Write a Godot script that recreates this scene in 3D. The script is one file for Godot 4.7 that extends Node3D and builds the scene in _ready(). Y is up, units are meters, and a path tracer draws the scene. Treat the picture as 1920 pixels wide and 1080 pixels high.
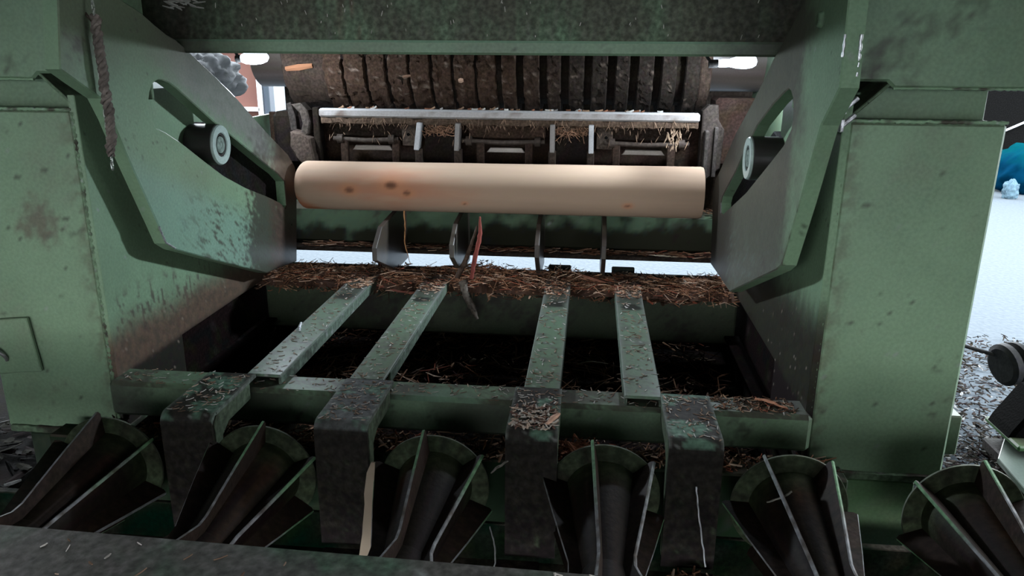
extends Node3D
# A debarking machine in a sawmill shed: green painted side frames, a peeled log behind a row of feed rails, finned rollers in front.
# World: x to the right along the log, y up, z towards the viewer; metres.

var rng := RandomNumberGenerator.new()
var NA := FastNoiseLite.new()     # broad patches
var NB := FastNoiseLite.new()     # fine patches
var NC := FastNoiseLite.new()     # cells for chips and specks
var MAT := {}
var cur_base := Vector3.ZERO
var cur_thing: Node3D
var used_names := {}

const GREEN := Color(0.126, 0.192, 0.119)
const GRIME := Color(0.026, 0.022, 0.018)
const RUST := Color(0.085, 0.050, 0.036)
const DUST := Color(0.16, 0.155, 0.15)
const STEEL := Color(0.26, 0.262, 0.265)
const OILY := Color(0.014, 0.013, 0.012)


func _ready() -> void:
	rng.seed = 7
	setup_view()
	setup_noise()
	setup_materials()
	build_setting()
	build_yard()
	build_side_towers()
	build_slotted_plates()
	build_pivot_shafts()
	build_header()
	build_lamps()
	build_drum()
	build_carriage()
	build_log()
	build_bed()
	build_feed()
	build_conveyor()
	build_chain()
	build_debris()
	build_strips()


func setup_view() -> void:
	var cam := Camera3D.new()
	cam.name = "camera"
	cam.fov = 41.03
	cam.near = 0.05
	cam.far = 200.0
	cam.transform = Transform3D(Basis(Vector3(0.99484, 0.00674, -0.10128), Vector3(-0.03579, 0.957, -0.28788), Vector3(0.09498, 0.29002, 0.9523)).orthonormalized(), Vector3(0.5859, 2.3301, 4.9383))
	add_child(cam)
	cam.current = true
	var sky_mat := ProceduralSkyMaterial.new()
	sky_mat.sky_top_color = Color(0.89, 0.925, 0.95)
	sky_mat.sky_horizon_color = Color(0.955, 0.97, 0.98)
	sky_mat.ground_bottom_color = Color(0.42, 0.45, 0.47)
	sky_mat.ground_horizon_color = Color(0.62, 0.66, 0.69)
	sky_mat.sun_angle_max = 0.0
	var sky := Sky.new()
	sky.sky_material = sky_mat
	var env := Environment.new()
	env.background_mode = Environment.BG_SKY
	env.sky = sky
	env.background_energy_multiplier = 15.0
	env.ambient_light_source = Environment.AMBIENT_SOURCE_SKY
	env.tonemap_mode = Environment.TONE_MAPPER_LINEAR
	env.tonemap_exposure = 1.08
	env.sdfgi_enabled = true
	env.ssao_enabled = true
	env.ssil_enabled = true
	var we := WorldEnvironment.new()
	we.name = "world_environment"
	we.environment = env
	add_child(we)


func setup_noise() -> void:
	for k in 3:
		var n: FastNoiseLite = [NA, NB, NC][k]
		n.seed = 11 + k * 17
		n.noise_type = FastNoiseLite.TYPE_SIMPLEX_SMOOTH if k < 2 else FastNoiseLite.TYPE_CELLULAR
		n.frequency = 1.0
		n.fractal_octaves = [3, 3, 1][k]
		n.fractal_type = FastNoiseLite.FRACTAL_FBM if k < 2 else FastNoiseLite.FRACTAL_NONE
	NC.cellular_return_type = FastNoiseLite.RETURN_DISTANCE


# ---------------------------------------------------------------- materials

func noise_tex(freq: float, octaves: int, lo: Color, hi: Color, as_normal := false, bump := 1.0, size := 512, low_at := 0.12, high_at := 0.85) -> NoiseTexture2D:
	var n := FastNoiseLite.new()
	n.noise_type = FastNoiseLite.TYPE_SIMPLEX_SMOOTH
	n.seed = int(freq * 7919.0) % 1000 + octaves
	n.frequency = freq
	n.fractal_octaves = octaves
	var t := NoiseTexture2D.new()
	t.width = size
	t.height = size
	t.seamless = true
	t.noise = n
	if as_normal:
		t.as_normal_map = true
		t.bump_strength = bump
	else:
		var g := Gradient.new()
		g.offsets = PackedFloat32Array([low_at, high_at])
		g.colors = PackedColorArray([lo, hi])
		t.color_ramp = g
	return t


func make_mat(called: String, rough: float, metal := 0.0, tex: Texture2D = null, scale := 2.0, normal: Texture2D = null, nscale := 0.4, spec := 0.5) -> StandardMaterial3D:
	var m := StandardMaterial3D.new()
	m.resource_name = called
	m.vertex_color_use_as_albedo = true
	m.roughness = rough
	m.metallic = metal
	m.metallic_specular = spec
	m.uv1_triplanar = true
	m.uv1_scale = Vector3.ONE * scale
	if tex:
		m.albedo_texture = tex
	if normal:
		m.normal_enabled = true
		m.normal_texture = normal
		m.normal_scale = nscale
	MAT[called] = m
	return m


func setup_materials() -> void:
	var speck := noise_tex(0.045, 5, Color(0.91, 0.91, 0.91), Color(1.0, 1.0, 1.0))
	var blotch := noise_tex(0.02, 6, Color(0.66, 0.655, 0.65), Color(1.0, 1.0, 1.0))
	var rough_n := noise_tex(0.03, 5, Color.BLACK, Color.WHITE, true, 3.0)
	var fine_n := noise_tex(0.08, 4, Color.BLACK, Color.WHITE, true, 4.0)
	make_mat("paint", 0.46, 0.0, speck, 2.2, rough_n, 0.06, 0.35)
	make_mat("worn", 0.62, 0.0, blotch, 2.6, rough_n, 0.4, 0.22)
	make_mat("plate", 0.34, 0.0, speck, 2.4, rough_n, 0.10, 0.4)
	make_mat("dull_plate", 0.48, 0.0, speck, 2.4, rough_n, 0.10, 0.22)
	make_mat("steel", 0.38, 0.75, blotch, 3.0, fine_n, 0.3)
	make_mat("grimy", 0.85, 0.0, blotch, 3.5, rough_n, 0.8, 0.12)
	make_mat("bark", 0.9, 0.0, blotch, 4.0, fine_n, 1.0, 0.2)
	make_mat("wood", 0.8, 0.0, null, 2.0, null, 0.2, 0.2)
	make_mat("ground", 0.92, 0.0, speck, 0.8, rough_n, 0.7, 0.2)
	make_mat("cloth", 0.9, 0.0, null, 2.0, fine_n, 0.5, 0.08)
	var bulb := StandardMaterial3D.new()
	bulb.resource_name = "bulb_glass"
	bulb.albedo_color = Color(0.9, 0.93, 1.0)
	bulb.emission_enabled = true
	bulb.emission = Color(0.86, 0.93, 1.0)
	bulb.emission_energy_multiplier = 6.0
	MAT["bulb"] = bulb


# ---------------------------------------------------------------- mesh builder

class MB:
	var v := PackedVector3Array()
	var n := PackedVector3Array()
	var c := PackedColorArray()
	var ix := PackedInt32Array()
	var col := Color(-1, 0, 0, 1)        # below 0: the paint function decides

	func vert(p: Vector3, nn: Vector3) -> int:
		v.append(p)
		n.append(nn)
		c.append(col)
		return v.size() - 1

	func tri(a: int, b: int, d: int) -> void:
		var g := (v[b] - v[a]).cross(v[d] - v[a])
		if g.dot(n[a] + n[b] + n[d]) > 0.0:
			ix.append_array(PackedInt32Array([a, d, b]))
		else:
			ix.append_array(PackedInt32Array([a, b, d]))

	func tri3(p: Vector3, q: Vector3, r: Vector3, out: Vector3) -> void:
		var g := (q - p).cross(r - p)
		if g.length_squared() < 1e-16:
			return
		g = g.normalized()
		if g.dot(out) < 0.0:
			g = -g
		tri(vert(p, g), vert(q, g), vert(r, g))

	# a parallelogram a, a+u, a+u+w, a+w cut into cells
	func grid(a: Vector3, u: Vector3, w: Vector3, out: Vector3, cell: float) -> void:
		var nu := clampi(int(ceil(u.length() / cell)), 1, 400)
		var nw := clampi(int(ceil(w.length() / cell)), 1, 400)
		var nn := u.cross(w).normalized()
		if nn.dot(out) < 0.0:
			nn = -nn
		var s := v.size()
		for j in nw + 1:
			for i in nu + 1:
				vert(a + u * (float(i) / nu) + w * (float(j) / nw), nn)
		for j in nw:
			for i in nu:
				var k := s + j * (nu + 1) + i
				tri(k, k + 1, k + nu + 2)
				tri(k, k + nu + 2, k + nu + 1)

	func quad(p: Vector3, q: Vector3, r: Vector3, t: Vector3, out: Vector3, cell := 9.0) -> void:
		var nu := clampi(int(ceil(maxf(p.distance_to(q), t.distance_to(r)) / cell)), 1, 400)
		var nw := clampi(int(ceil(maxf(p.distance_to(t), q.distance_to(r)) / cell)), 1, 400)
		var nn := (q - p).cross(t - p)
		if nn.length_squared() < 1e-14:
			nn = (r - p).cross(t - p)
		if nn.length_squared() < 1e-14:
			return
		nn = nn.normalized()
		if nn.dot(out) < 0.0:
			nn = -nn
		var s := v.size()
		for j in nw + 1:
			for i in nu + 1:
				var fi := float(i) / nu
				vert(p.lerp(q, fi).lerp(t.lerp(r, fi), float(j) / nw), nn)
		for j in nw:
			for i in nu:
				var k := s + j * (nu + 1) + i
				tri(k, k + 1, k + nu + 2)
				tri(k, k + nu + 2, k + nu + 1)

	# box with chamfered edges, axes given by basis bs
	func box(at: Vector3, size: Vector3, bev := 0.006, cell := 0.05, bs := Basis()) -> void:
		var h := size * 0.5
		bev = minf(bev, minf(h.x, minf(h.y, h.z)) * 0.9)
		var ax := [bs.x, bs.y, bs.z]
		for k in 3:
			var i := (k + 1) % 3
			var j := (k + 2) % 3
			for s: float in [-1.0, 1.0]:
				var o: Vector3 = at + ax[k] * (h[k] * s) - ax[i] * (h[i] - bev) - ax[j] * (h[j] - bev)
				grid(o, ax[i] * (2.0 * (h[i] - bev)), ax[j] * (2.0 * (h[j] - bev)), ax[k] * s, cell)
		for k in 3:                                    # chamfers along axis k
			var i := (k + 1) % 3
			var j := (k + 2) % 3
			for si: float in [-1.0, 1.0]:
				for sj: float in [-1.0, 1.0]:
					var a: Vector3 = at + ax[i] * (si * h[i]) + ax[j] * (sj * (h[j] - bev)) - ax[k] * (h[k] - bev)
					var b: Vector3 = at + ax[i] * (si * (h[i] - bev)) + ax[j] * (sj * h[j]) - ax[k] * (h[k] - bev)
					var l: Vector3 = ax[k] * (2.0 * (h[k] - bev))
					quad(a, a + l, b + l, b, ax[i] * si + ax[j] * sj, cell)
		for sx: float in [-1.0, 1.0]:
			for sy: float in [-1.0, 1.0]:
				for sz: float in [-1.0, 1.0]:
					var o: Vector3 = ax[0] * sx + ax[1] * sy + ax[2] * sz
					var p: Vector3 = at + ax[0] * (sx * h.x) + ax[1] * (sy * (h.y - bev)) + ax[2] * (sz * (h.z - bev))
					var q: Vector3 = at + ax[0] * (sx * (h.x - bev)) + ax[1] * (sy * h.y) + ax[2] * (sz * (h.z - bev))
					var r: Vector3 = at + ax[0] * (sx * (h.x - bev)) + ax[1] * (sy * (h.y - bev)) + ax[2] * (sz * h.z)
					tri3(p, q, r, o)

	# box from corner to corner
	func span(a: Vector3, b: Vector3, bev := 0.006, cell := 0.05) -> void:
		box((a + b) * 0.5, (b - a).abs(), bev, cell)

	# swept round tube
	func tube(pts: PackedVector3Array, radii: Array, sides := 10, caps := true, squash := 1.0) -> void:
		var m := pts.size()
		var up := Vector3.UP
		var d0 := (pts[1] - pts[0]).normalized()
		if absf(d0.dot(up)) > 0.9:
			up = Vector3.RIGHT
		var s := v.size()
		for i in m:
			var d := (pts[mini(i + 1, m - 1)] - pts[maxi(i - 1, 0)]).normalized()
			var a := d.cross(up).normalized()
			var b := a.cross(d).normalized()
			up = b
			var r: float = radii[mini(i, radii.size() - 1)]
			for k in sides:
				var t := TAU * k / sides
				var o := a * cos(t) + b * (sin(t) * squash)
				vert(pts[i] + o * r, o.normalized())
		for i in m - 1:
			for k in sides:
				var k2 := (k + 1) % sides
				var a := s + i * sides + k
				var b := s + i * sides + k2
				tri(a, b, b + sides)
				tri(a, b + sides, a + sides)
		if caps:
			for e: int in [0, m - 1]:
				var d := (pts[e] - pts[1 if e == 0 else m - 2]).normalized()
				var cc := vert(pts[e], d)
				var f := v.size()
				for k in sides:
					vert(v[s + e * sides + k], d)
				for k in sides:
					tri(cc, f + k, f + (k + 1) % sides)

	# lathe: profile of (along, radius) pairs about axis d from point o; flat shaded across sharp profile corners
	func lathe(o: Vector3, d: Vector3, prof: Array, sides := 32, smooth := false, from := 0.0, to := TAU, rough := 0.0, nz: FastNoiseLite = null) -> void:
		d = d.normalized()
		var a := d.cross(Vector3.UP if absf(d.y) < 0.9 else Vector3.RIGHT).normalized()
		var b := d.cross(a).normalized()
		for i in prof.size() - 1:
			var p: Vector2 = prof[i]
			var q: Vector2 = prof[i + 1]
			var t := (q - p).normalized()
			var slope := Vector2(-t.y, t.x)
			var n1 := slope
			var n2 := slope
			if smooth:
				if i > 0:
					var t0: Vector2 = (prof[i] - prof[i - 1]).normalized()
					n1 = (slope + Vector2(-t0.y, t0.x)).normalized()
				if i < prof.size() - 2:
					var t2: Vector2 = (prof[i + 2] - prof[i + 1]).normalized()
					n2 = (slope + Vector2(-t2.y, t2.x)).normalized()
			var s := v.size()
			for k in sides + 1:
				var ang := lerpf(from, to, float(k) / sides)
				var e := a * cos(ang) + b * sin(ang)
				var rp := p.y
				var rq := q.y
				if nz and rough > 0.0:
					rp += rough * nz.get_noise_3dv((o + d * p.x + e * p.y) * 14.0) * minf(1.0, p.y * 8.0)
					rq += rough * nz.get_noise_3dv((o + d * q.x + e * q.y) * 14.0) * minf(1.0, q.y * 8.0)
				vert(o + d * p.x + e * rp, (d * n1.x + e * n1.y).normalized())
				vert(o + d * q.x + e * rq, (d * n2.x + e * n2.y).normalized())
			for k in sides:
				tri(s + 2 * k, s + 2 * k + 1, s + 2 * k + 3)
				tri(s + 2 * k, s + 2 * k + 3, s + 2 * k + 2)

	# a thin strip of wood or bark: three cross-sections, slightly bent and twisted
	func chip(at: Vector3, dir: Vector3, side: Vector3, length: float, width: float, thick: float, bend: float, taper := 0.5) -> void:
		dir = dir.normalized()
		side = (side - dir * side.dot(dir)).normalized()
		var up := dir.cross(side)
		var ring := []
		for i in 3:
			var f := i / 2.0 - 0.5
			var w := width * (1.0 - taper * absf(f) * 1.6)
			var p := at + dir * (f * length) + up * (bend * length * (0.25 - f * f))
			ring.append([p - side * w * 0.5, p + up * thick * 0.6, p + side * w * 0.5, p - up * thick * 0.4])
		for i in 2:
			for k in 4:
				var k2 := (k + 1) % 4
				var o: Vector3 = (ring[i][k] + ring[i][k2]) * 0.5 - (ring[i][0] + ring[i][2]) * 0.5
				tri3(ring[i][k], ring[i + 1][k], ring[i + 1][k2], o)
				tri3(ring[i][k], ring[i + 1][k2], ring[i][k2], o)
		for i: int in [0, 2]:
			tri3(ring[i][0], ring[i][1], ring[i][2], dir * (i - 1))
			tri3(ring[i][0], ring[i][2], ring[i][3], dir * (i - 1))


static func inset(poly: PackedVector2Array, d: float) -> PackedVector2Array:
	var out := PackedVector2Array()
	var m := poly.size()
	var s := -1.0 if Geometry2D.is_polygon_clockwise(poly) else 1.0
	for i in m:
		var e1 := (poly[i] - poly[(i + m - 1) % m]).normalized()
		var e2 := (poly[(i + 1) % m] - poly[i]).normalized()
		var n1 := Vector2(-e1.y, e1.x) * s
		var n2 := Vector2(-e2.y, e2.x) * s
		var k := n1 + n2
		out.append(poly[i] + k * (d / maxf(0.4, 1.0 + n1.dot(n2))))
	return out


# a flat face of polygon minus holes, cut into cells; p2(x, y) -> org + ex*x + ey*y
func tess(mb: MB, poly: PackedVector2Array, holes: Array, org: Vector3, ex: Vector3, ey: Vector3, out: Vector3, cell: float) -> void:
	var lo := poly[0]
	var hi := poly[0]
	for p in poly:
		lo = lo.min(p)
		hi = hi.max(p)
	var nx := int(ceil((hi.x - lo.x) / cell))
	var ny := int(ceil((hi.y - lo.y) / cell))
	var touched := {}
	for ring: PackedVector2Array in [poly] + holes:
		for i in ring.size():
			var a: Vector2 = ring[i]
			var b: Vector2 = ring[(i + 1) % ring.size()]
			var k := int(ceil(a.distance_to(b) / (cell * 0.2))) + 1
			for t in k + 1:
				var q := a.lerp(b, float(t) / k)
				touched[Vector2i(((q - lo) / cell).floor())] = true
	var grid := {}
	for j in ny:
		for i in nx:
			var o := lo + Vector2(i, j) * cell
			if touched.has(Vector2i(i, j)):
				var sq := PackedVector2Array([o, o + Vector2(cell, 0), o + Vector2(cell, cell), o + Vector2(0, cell)])
				var pieces: Array = Geometry2D.intersect_polygons(sq, poly)
				for h: PackedVector2Array in holes:
					var rest := []
					for pc: PackedVector2Array in pieces:
						rest.append_array(Geometry2D.clip_polygons(pc, h))
					pieces = rest
				for pc: PackedVector2Array in pieces:
					var tr := Geometry2D.triangulate_polygon(pc)
					var s := mb.v.size()
					for q in pc:
						mb.vert(org + ex * q.x + ey * q.y, out)
					for t in range(0, tr.size(), 3):
						mb.tri(s + tr[t], s + tr[t + 1], s + tr[t + 2])
				continue
			var mid := o + Vector2(cell, cell) * 0.5
			if not Geometry2D.is_point_in_polygon(mid, poly):
				continue
			var inside := false
			for h: PackedVector2Array in holes:
				if Geometry2D.is_point_in_polygon(mid, h):
					inside = true
			if inside:
				continue
			var id := []
			for dd: Vector2i in [Vector2i(0, 0), Vector2i(1, 0), Vector2i(1, 1), Vector2i(0, 1)]:
				var key: Vector2i = Vector2i(i, j) + dd
				if not grid.has(key):
					var q := lo + Vector2(key) * cell
					grid[key] = mb.vert(org + ex * q.x + ey * q.y, out)
				id.append(grid[key])
			mb.tri(id[0], id[1], id[2])
			mb.tri(id[0], id[2], id[3])


# a plate of thickness th: front face at org + ez*th
func slab(mb: MB, poly: PackedVector2Array, holes: Array, org: Vector3, ex: Vector3, ey: Vector3, ez: Vector3, th: float, cell := 0.03, bev := 0.004, back := true) -> void:
	var hin := []
	for h: PackedVector2Array in holes:
		hin.append(inset(h, -bev))
	tess(mb, inset(poly, bev), hin, org + ez * th, ex, ey, ez, cell)
	if back:
		tess(mb, poly, holes, org, ex, ey, -ez, maxf(cell, 0.12))
	var first := true
	for ring: PackedVector2Array in [poly] + holes:
		var m := ring.size()
		var inn: PackedVector2Array = inset(ring, bev if first else -bev)
		var s := 1.0 if Geometry2D.is_polygon_clockwise(ring) == first else -1.0
		for i in m:
			var a: Vector2 = ring[i]
			var b: Vector2 = ring[(i + 1) % m]
			var e := (b - a).normalized()
			var o2 := Vector2(-e.y, e.x) * s
			var o := ex * o2.x + ey * o2.y
			var pa := org + ex * a.x + ey * a.y
			var pb := org + ex * b.x + ey * b.y
			mb.quad(pa, pb, pb + ez * (th - bev), pa + ez * (th - bev), o, maxf(cell, 0.02))
			var ia := org + ex * inn[i].x + ey * inn[i].y + ez * th
			var ib := org + ex * inn[(i + 1) % m].x + ey * inn[(i + 1) % m].y + ez * th
			mb.quad(pa + ez * (th - bev), pb + ez * (th - bev), ib, ia, o + ez, maxf(cell, 0.02))
		first = false


func poly2(a: Array) -> PackedVector2Array:
	var p := PackedVector2Array()
	for i in range(0, a.size(), 2):
		p.append(Vector2(a[i], a[i + 1]))
	return p


# ---------------------------------------------------------------- things and parts

func numbered(called: String) -> String:
	var k: int = used_names.get(called, 0)
	used_names[called] = k + 1
	return called if k == 0 else "%s_%03d" % [called, k]


func thing(called: String, label: String, category: String, base: Vector3, group := "", kind := "thing") -> Node3D:
	var o := Node3D.new()
	o.name = numbered(called)
	o.position = base
	add_child(o)
	o.set_meta("label", label)
	o.set_meta("category", category)
	o.set_meta("kind", kind)
	if group:
		o.set_meta("group", group)
	cur_base = base
	cur_thing = o
	return o


func mesh_of(mb: MB, paint: Callable, base: Vector3) -> ArrayMesh:
	var vv := PackedVector3Array()
	vv.resize(mb.v.size())
	var cc := mb.c
	for i in vv.size():
		if cc[i].r < 0.0:
			cc[i] = paint.call(mb.v[i], mb.n[i])
		vv[i] = mb.v[i] - base
	var arr := []
	arr.resize(Mesh.ARRAY_MAX)
	arr[Mesh.ARRAY_VERTEX] = vv
	arr[Mesh.ARRAY_NORMAL] = mb.n
	arr[Mesh.ARRAY_COLOR] = cc
	arr[Mesh.ARRAY_INDEX] = mb.ix
	var am := ArrayMesh.new()
	am.add_surface_from_arrays(Mesh.PRIMITIVE_TRIANGLES, arr)
	return am


# commits a builder as one part of the current thing (or of a part of it)
func part(called: String, mb: MB, mat: String, paint: Callable, parent: Node3D = null, label := "") -> MeshInstance3D:
	var o := MeshInstance3D.new()
	o.name = called
	o.mesh = mesh_of(mb, paint, cur_base)
	o.material_override = null
	o.mesh.surface_set_material(0, MAT[mat])
	(parent if parent else cur_thing).add_child(o, true)
	if label:
		o.set_meta("label", label)
	return o


# a thing that is one mesh
func solo(called: String, mb: MB, mat: String, paint: Callable, label: String, category: String, base: Vector3, group := "", kind := "thing") -> MeshInstance3D:
	var o := MeshInstance3D.new()
	o.name = numbered(called)
	o.mesh = mesh_of(mb, paint, base)
	o.mesh.surface_set_material(0, MAT[mat])
	o.position = base
	add_child(o)
	o.set_meta("label", label)
	o.set_meta("category", category)
	o.set_meta("kind", kind)
	if group:
		o.set_meta("group", group)
	cur_base = base
	cur_thing = o
	return o


# ---------------------------------------------------------------- paint: what a surface is made of and how it is worn

func lay(a: Color, b: Color, t: float) -> Color:
	return a.lerp(b, clampf(t, 0.0, 1.0))


func flat_paint(c: Color, vary := 0.25) -> Callable:
	return func(p: Vector3, _n: Vector3) -> Color:
		return c * (1.0 + vary * NA.get_noise_3dv(p * 6.0) + vary * 0.6 * NB.get_noise_3dv(p * 31.0))


# painted steel: dirt 0..1 overall grime, top how much sawdust lies on level faces, worn how much bare metal shows
func painted(dirt := 0.3, top := 0.5, worn := 0.15, extra = null, base := GREEN) -> Callable:
	return func(p: Vector3, n: Vector3) -> Color:
		var a := NA.get_noise_3dv(p * 2.3)
		var b := NB.get_noise_3dv(p * 13.0)
		var f := NB.get_noise_3dv(p * 47.0)
		var col: Color = base * (1.0 + 0.16 * a + 0.08 * b)
		col = lay(col, Color(0.10, 0.105, 0.075), 0.35 * smoothstep(0.0, 0.7, NA.get_noise_3dv(p * 1.3 + Vector3(9, 3, 1)) + 0.4 * b))
		col = lay(col, STEEL * 0.8, 0.8 * smoothstep(0.62 - worn, 0.72 - worn, NB.get_noise_3dv(p * 21.0 + Vector3(5, 0, 2)) * 0.7 + 0.25 * f + 0.1))
		col = lay(col, GRIME, 0.92 * smoothstep(0.62 - dirt, 1.2 - dirt * 0.9, 0.7 * a + 0.42 * b + 0.25 * f + 0.18))
		col = lay(col, GRIME, 0.7 * smoothstep(0.60, 0.74, NB.get_noise_3dv(p * 30.0 + Vector3(0, 7, 0)) + 0.3 * a + 0.25 * dirt))
		if n.y > 0.6:
			col = lay(col, Color(0.05, 0.042, 0.034), top * smoothstep(-0.45, 0.35, a + 0.7 * b + 0.5 * f))
		if extra:
			col = extra.call(p, n, col)
		return col


func grimy(c := Color(0.035, 0.029, 0.024), speck := 0.35) -> Callable:
	return func(p: Vector3, _n: Vector3) -> Color:
		var b := NB.get_noise_3dv(p * 17.0)
		var f := NB.get_noise_3dv(p * 60.0)
		var col: Color = c * (1.0 + 0.4 * NA.get_noise_3dv(p * 5.0) + 0.35 * b)
		return lay(col, Color(0.13, 0.10, 0.08), speck * smoothstep(0.3, 0.75, f + 0.4 * b))


func bare(c := STEEL, dirt := 0.4) -> Callable:
	return func(p: Vector3, _n: Vector3) -> Color:
		var b := NB.get_noise_3dv(p * 19.0)
		var col: Color = c * (1.0 + 0.2 * b)
		return lay(col, RUST, dirt * smoothstep(-0.1, 0.6, NA.get_noise_3dv(p * 7.0) + 0.4 * b))


# bark and wood colours for one strip
func strip_color() -> Color:
	var k := rng.randf()
	var c := Color(0.075, 0.036, 0.022)
	if k < 0.34:
		c = Color(0.035, 0.021, 0.015)
	elif k < 0.55:
		c = Color(0.13, 0.062, 0.036)
	elif k < 0.74:
		c = Color(0.20, 0.115, 0.072)
	elif k < 0.86:
		c = Color(0.30, 0.21, 0.155)
	elif k < 0.91:
		c = Color(0.17, 0.05, 0.03)
	return c * rng.randf_range(0.75, 1.25)


# ---------------------------------------------------------------- setting

func structure(called: String, mb: MB, mat: String, paint: Callable, label: String) -> void:
	solo(called, mb, mat, paint, label, "building", Vector3.ZERO, "", "structure")


func build_setting() -> void:
	var mb := MB.new()
	mb.span(Vector3(-70, -0.2, -110), Vector3(70, 0, 14), 0.0, 8.0)
	structure("floor", mb, "ground", flat_paint(Color(0.066, 0.077, 0.088), 0.08), "pale concrete yard floor running out into bright daylight")
	mb = MB.new()
	mb.span(Vector3(-7.2, 4.6, -1.5), Vector3(4.6, 4.8, 11.0), 0.02, 2.0)
	structure("ceiling", mb, "grimy", flat_paint(Color(0.10, 0.10, 0.10)), "grey shed roof above the machine")
	mb = MB.new()
	mb.span(Vector3(-7.2, 0, -1.5), Vector3(-7.0, 4.6, 11.0), 0.02, 2.0)
	structure("wall_left", mb, "grimy", flat_paint(Color(0.12, 0.13, 0.125)), "grey shed side wall")
	mb = MB.new()
	mb.span(Vector3(4.4, 0, 2.2), Vector3(4.6, 4.6, 11.0), 0.02, 2.0)  # added out of view to shut off side light
	structure("added_wall_right", mb, "grimy", flat_paint(Color(0.12, 0.13, 0.125)), "added unseen grey wall that shuts off side light from the yard")
	mb = MB.new()
	mb.span(Vector3(-7.2, 3.1, 11.0), Vector3(4.6, 4.8, 11.2), 0.02, 2.0)  # unseen lintel, added to keep sky light off the low rollers
	structure("added_wall_front", mb, "grimy", flat_paint(Color(0.12, 0.13, 0.125)), "added unseen grey wall over the front doorway, cuts sky light on low parts")


# ---------------------------------------------------------------- things out in the yard

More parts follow.
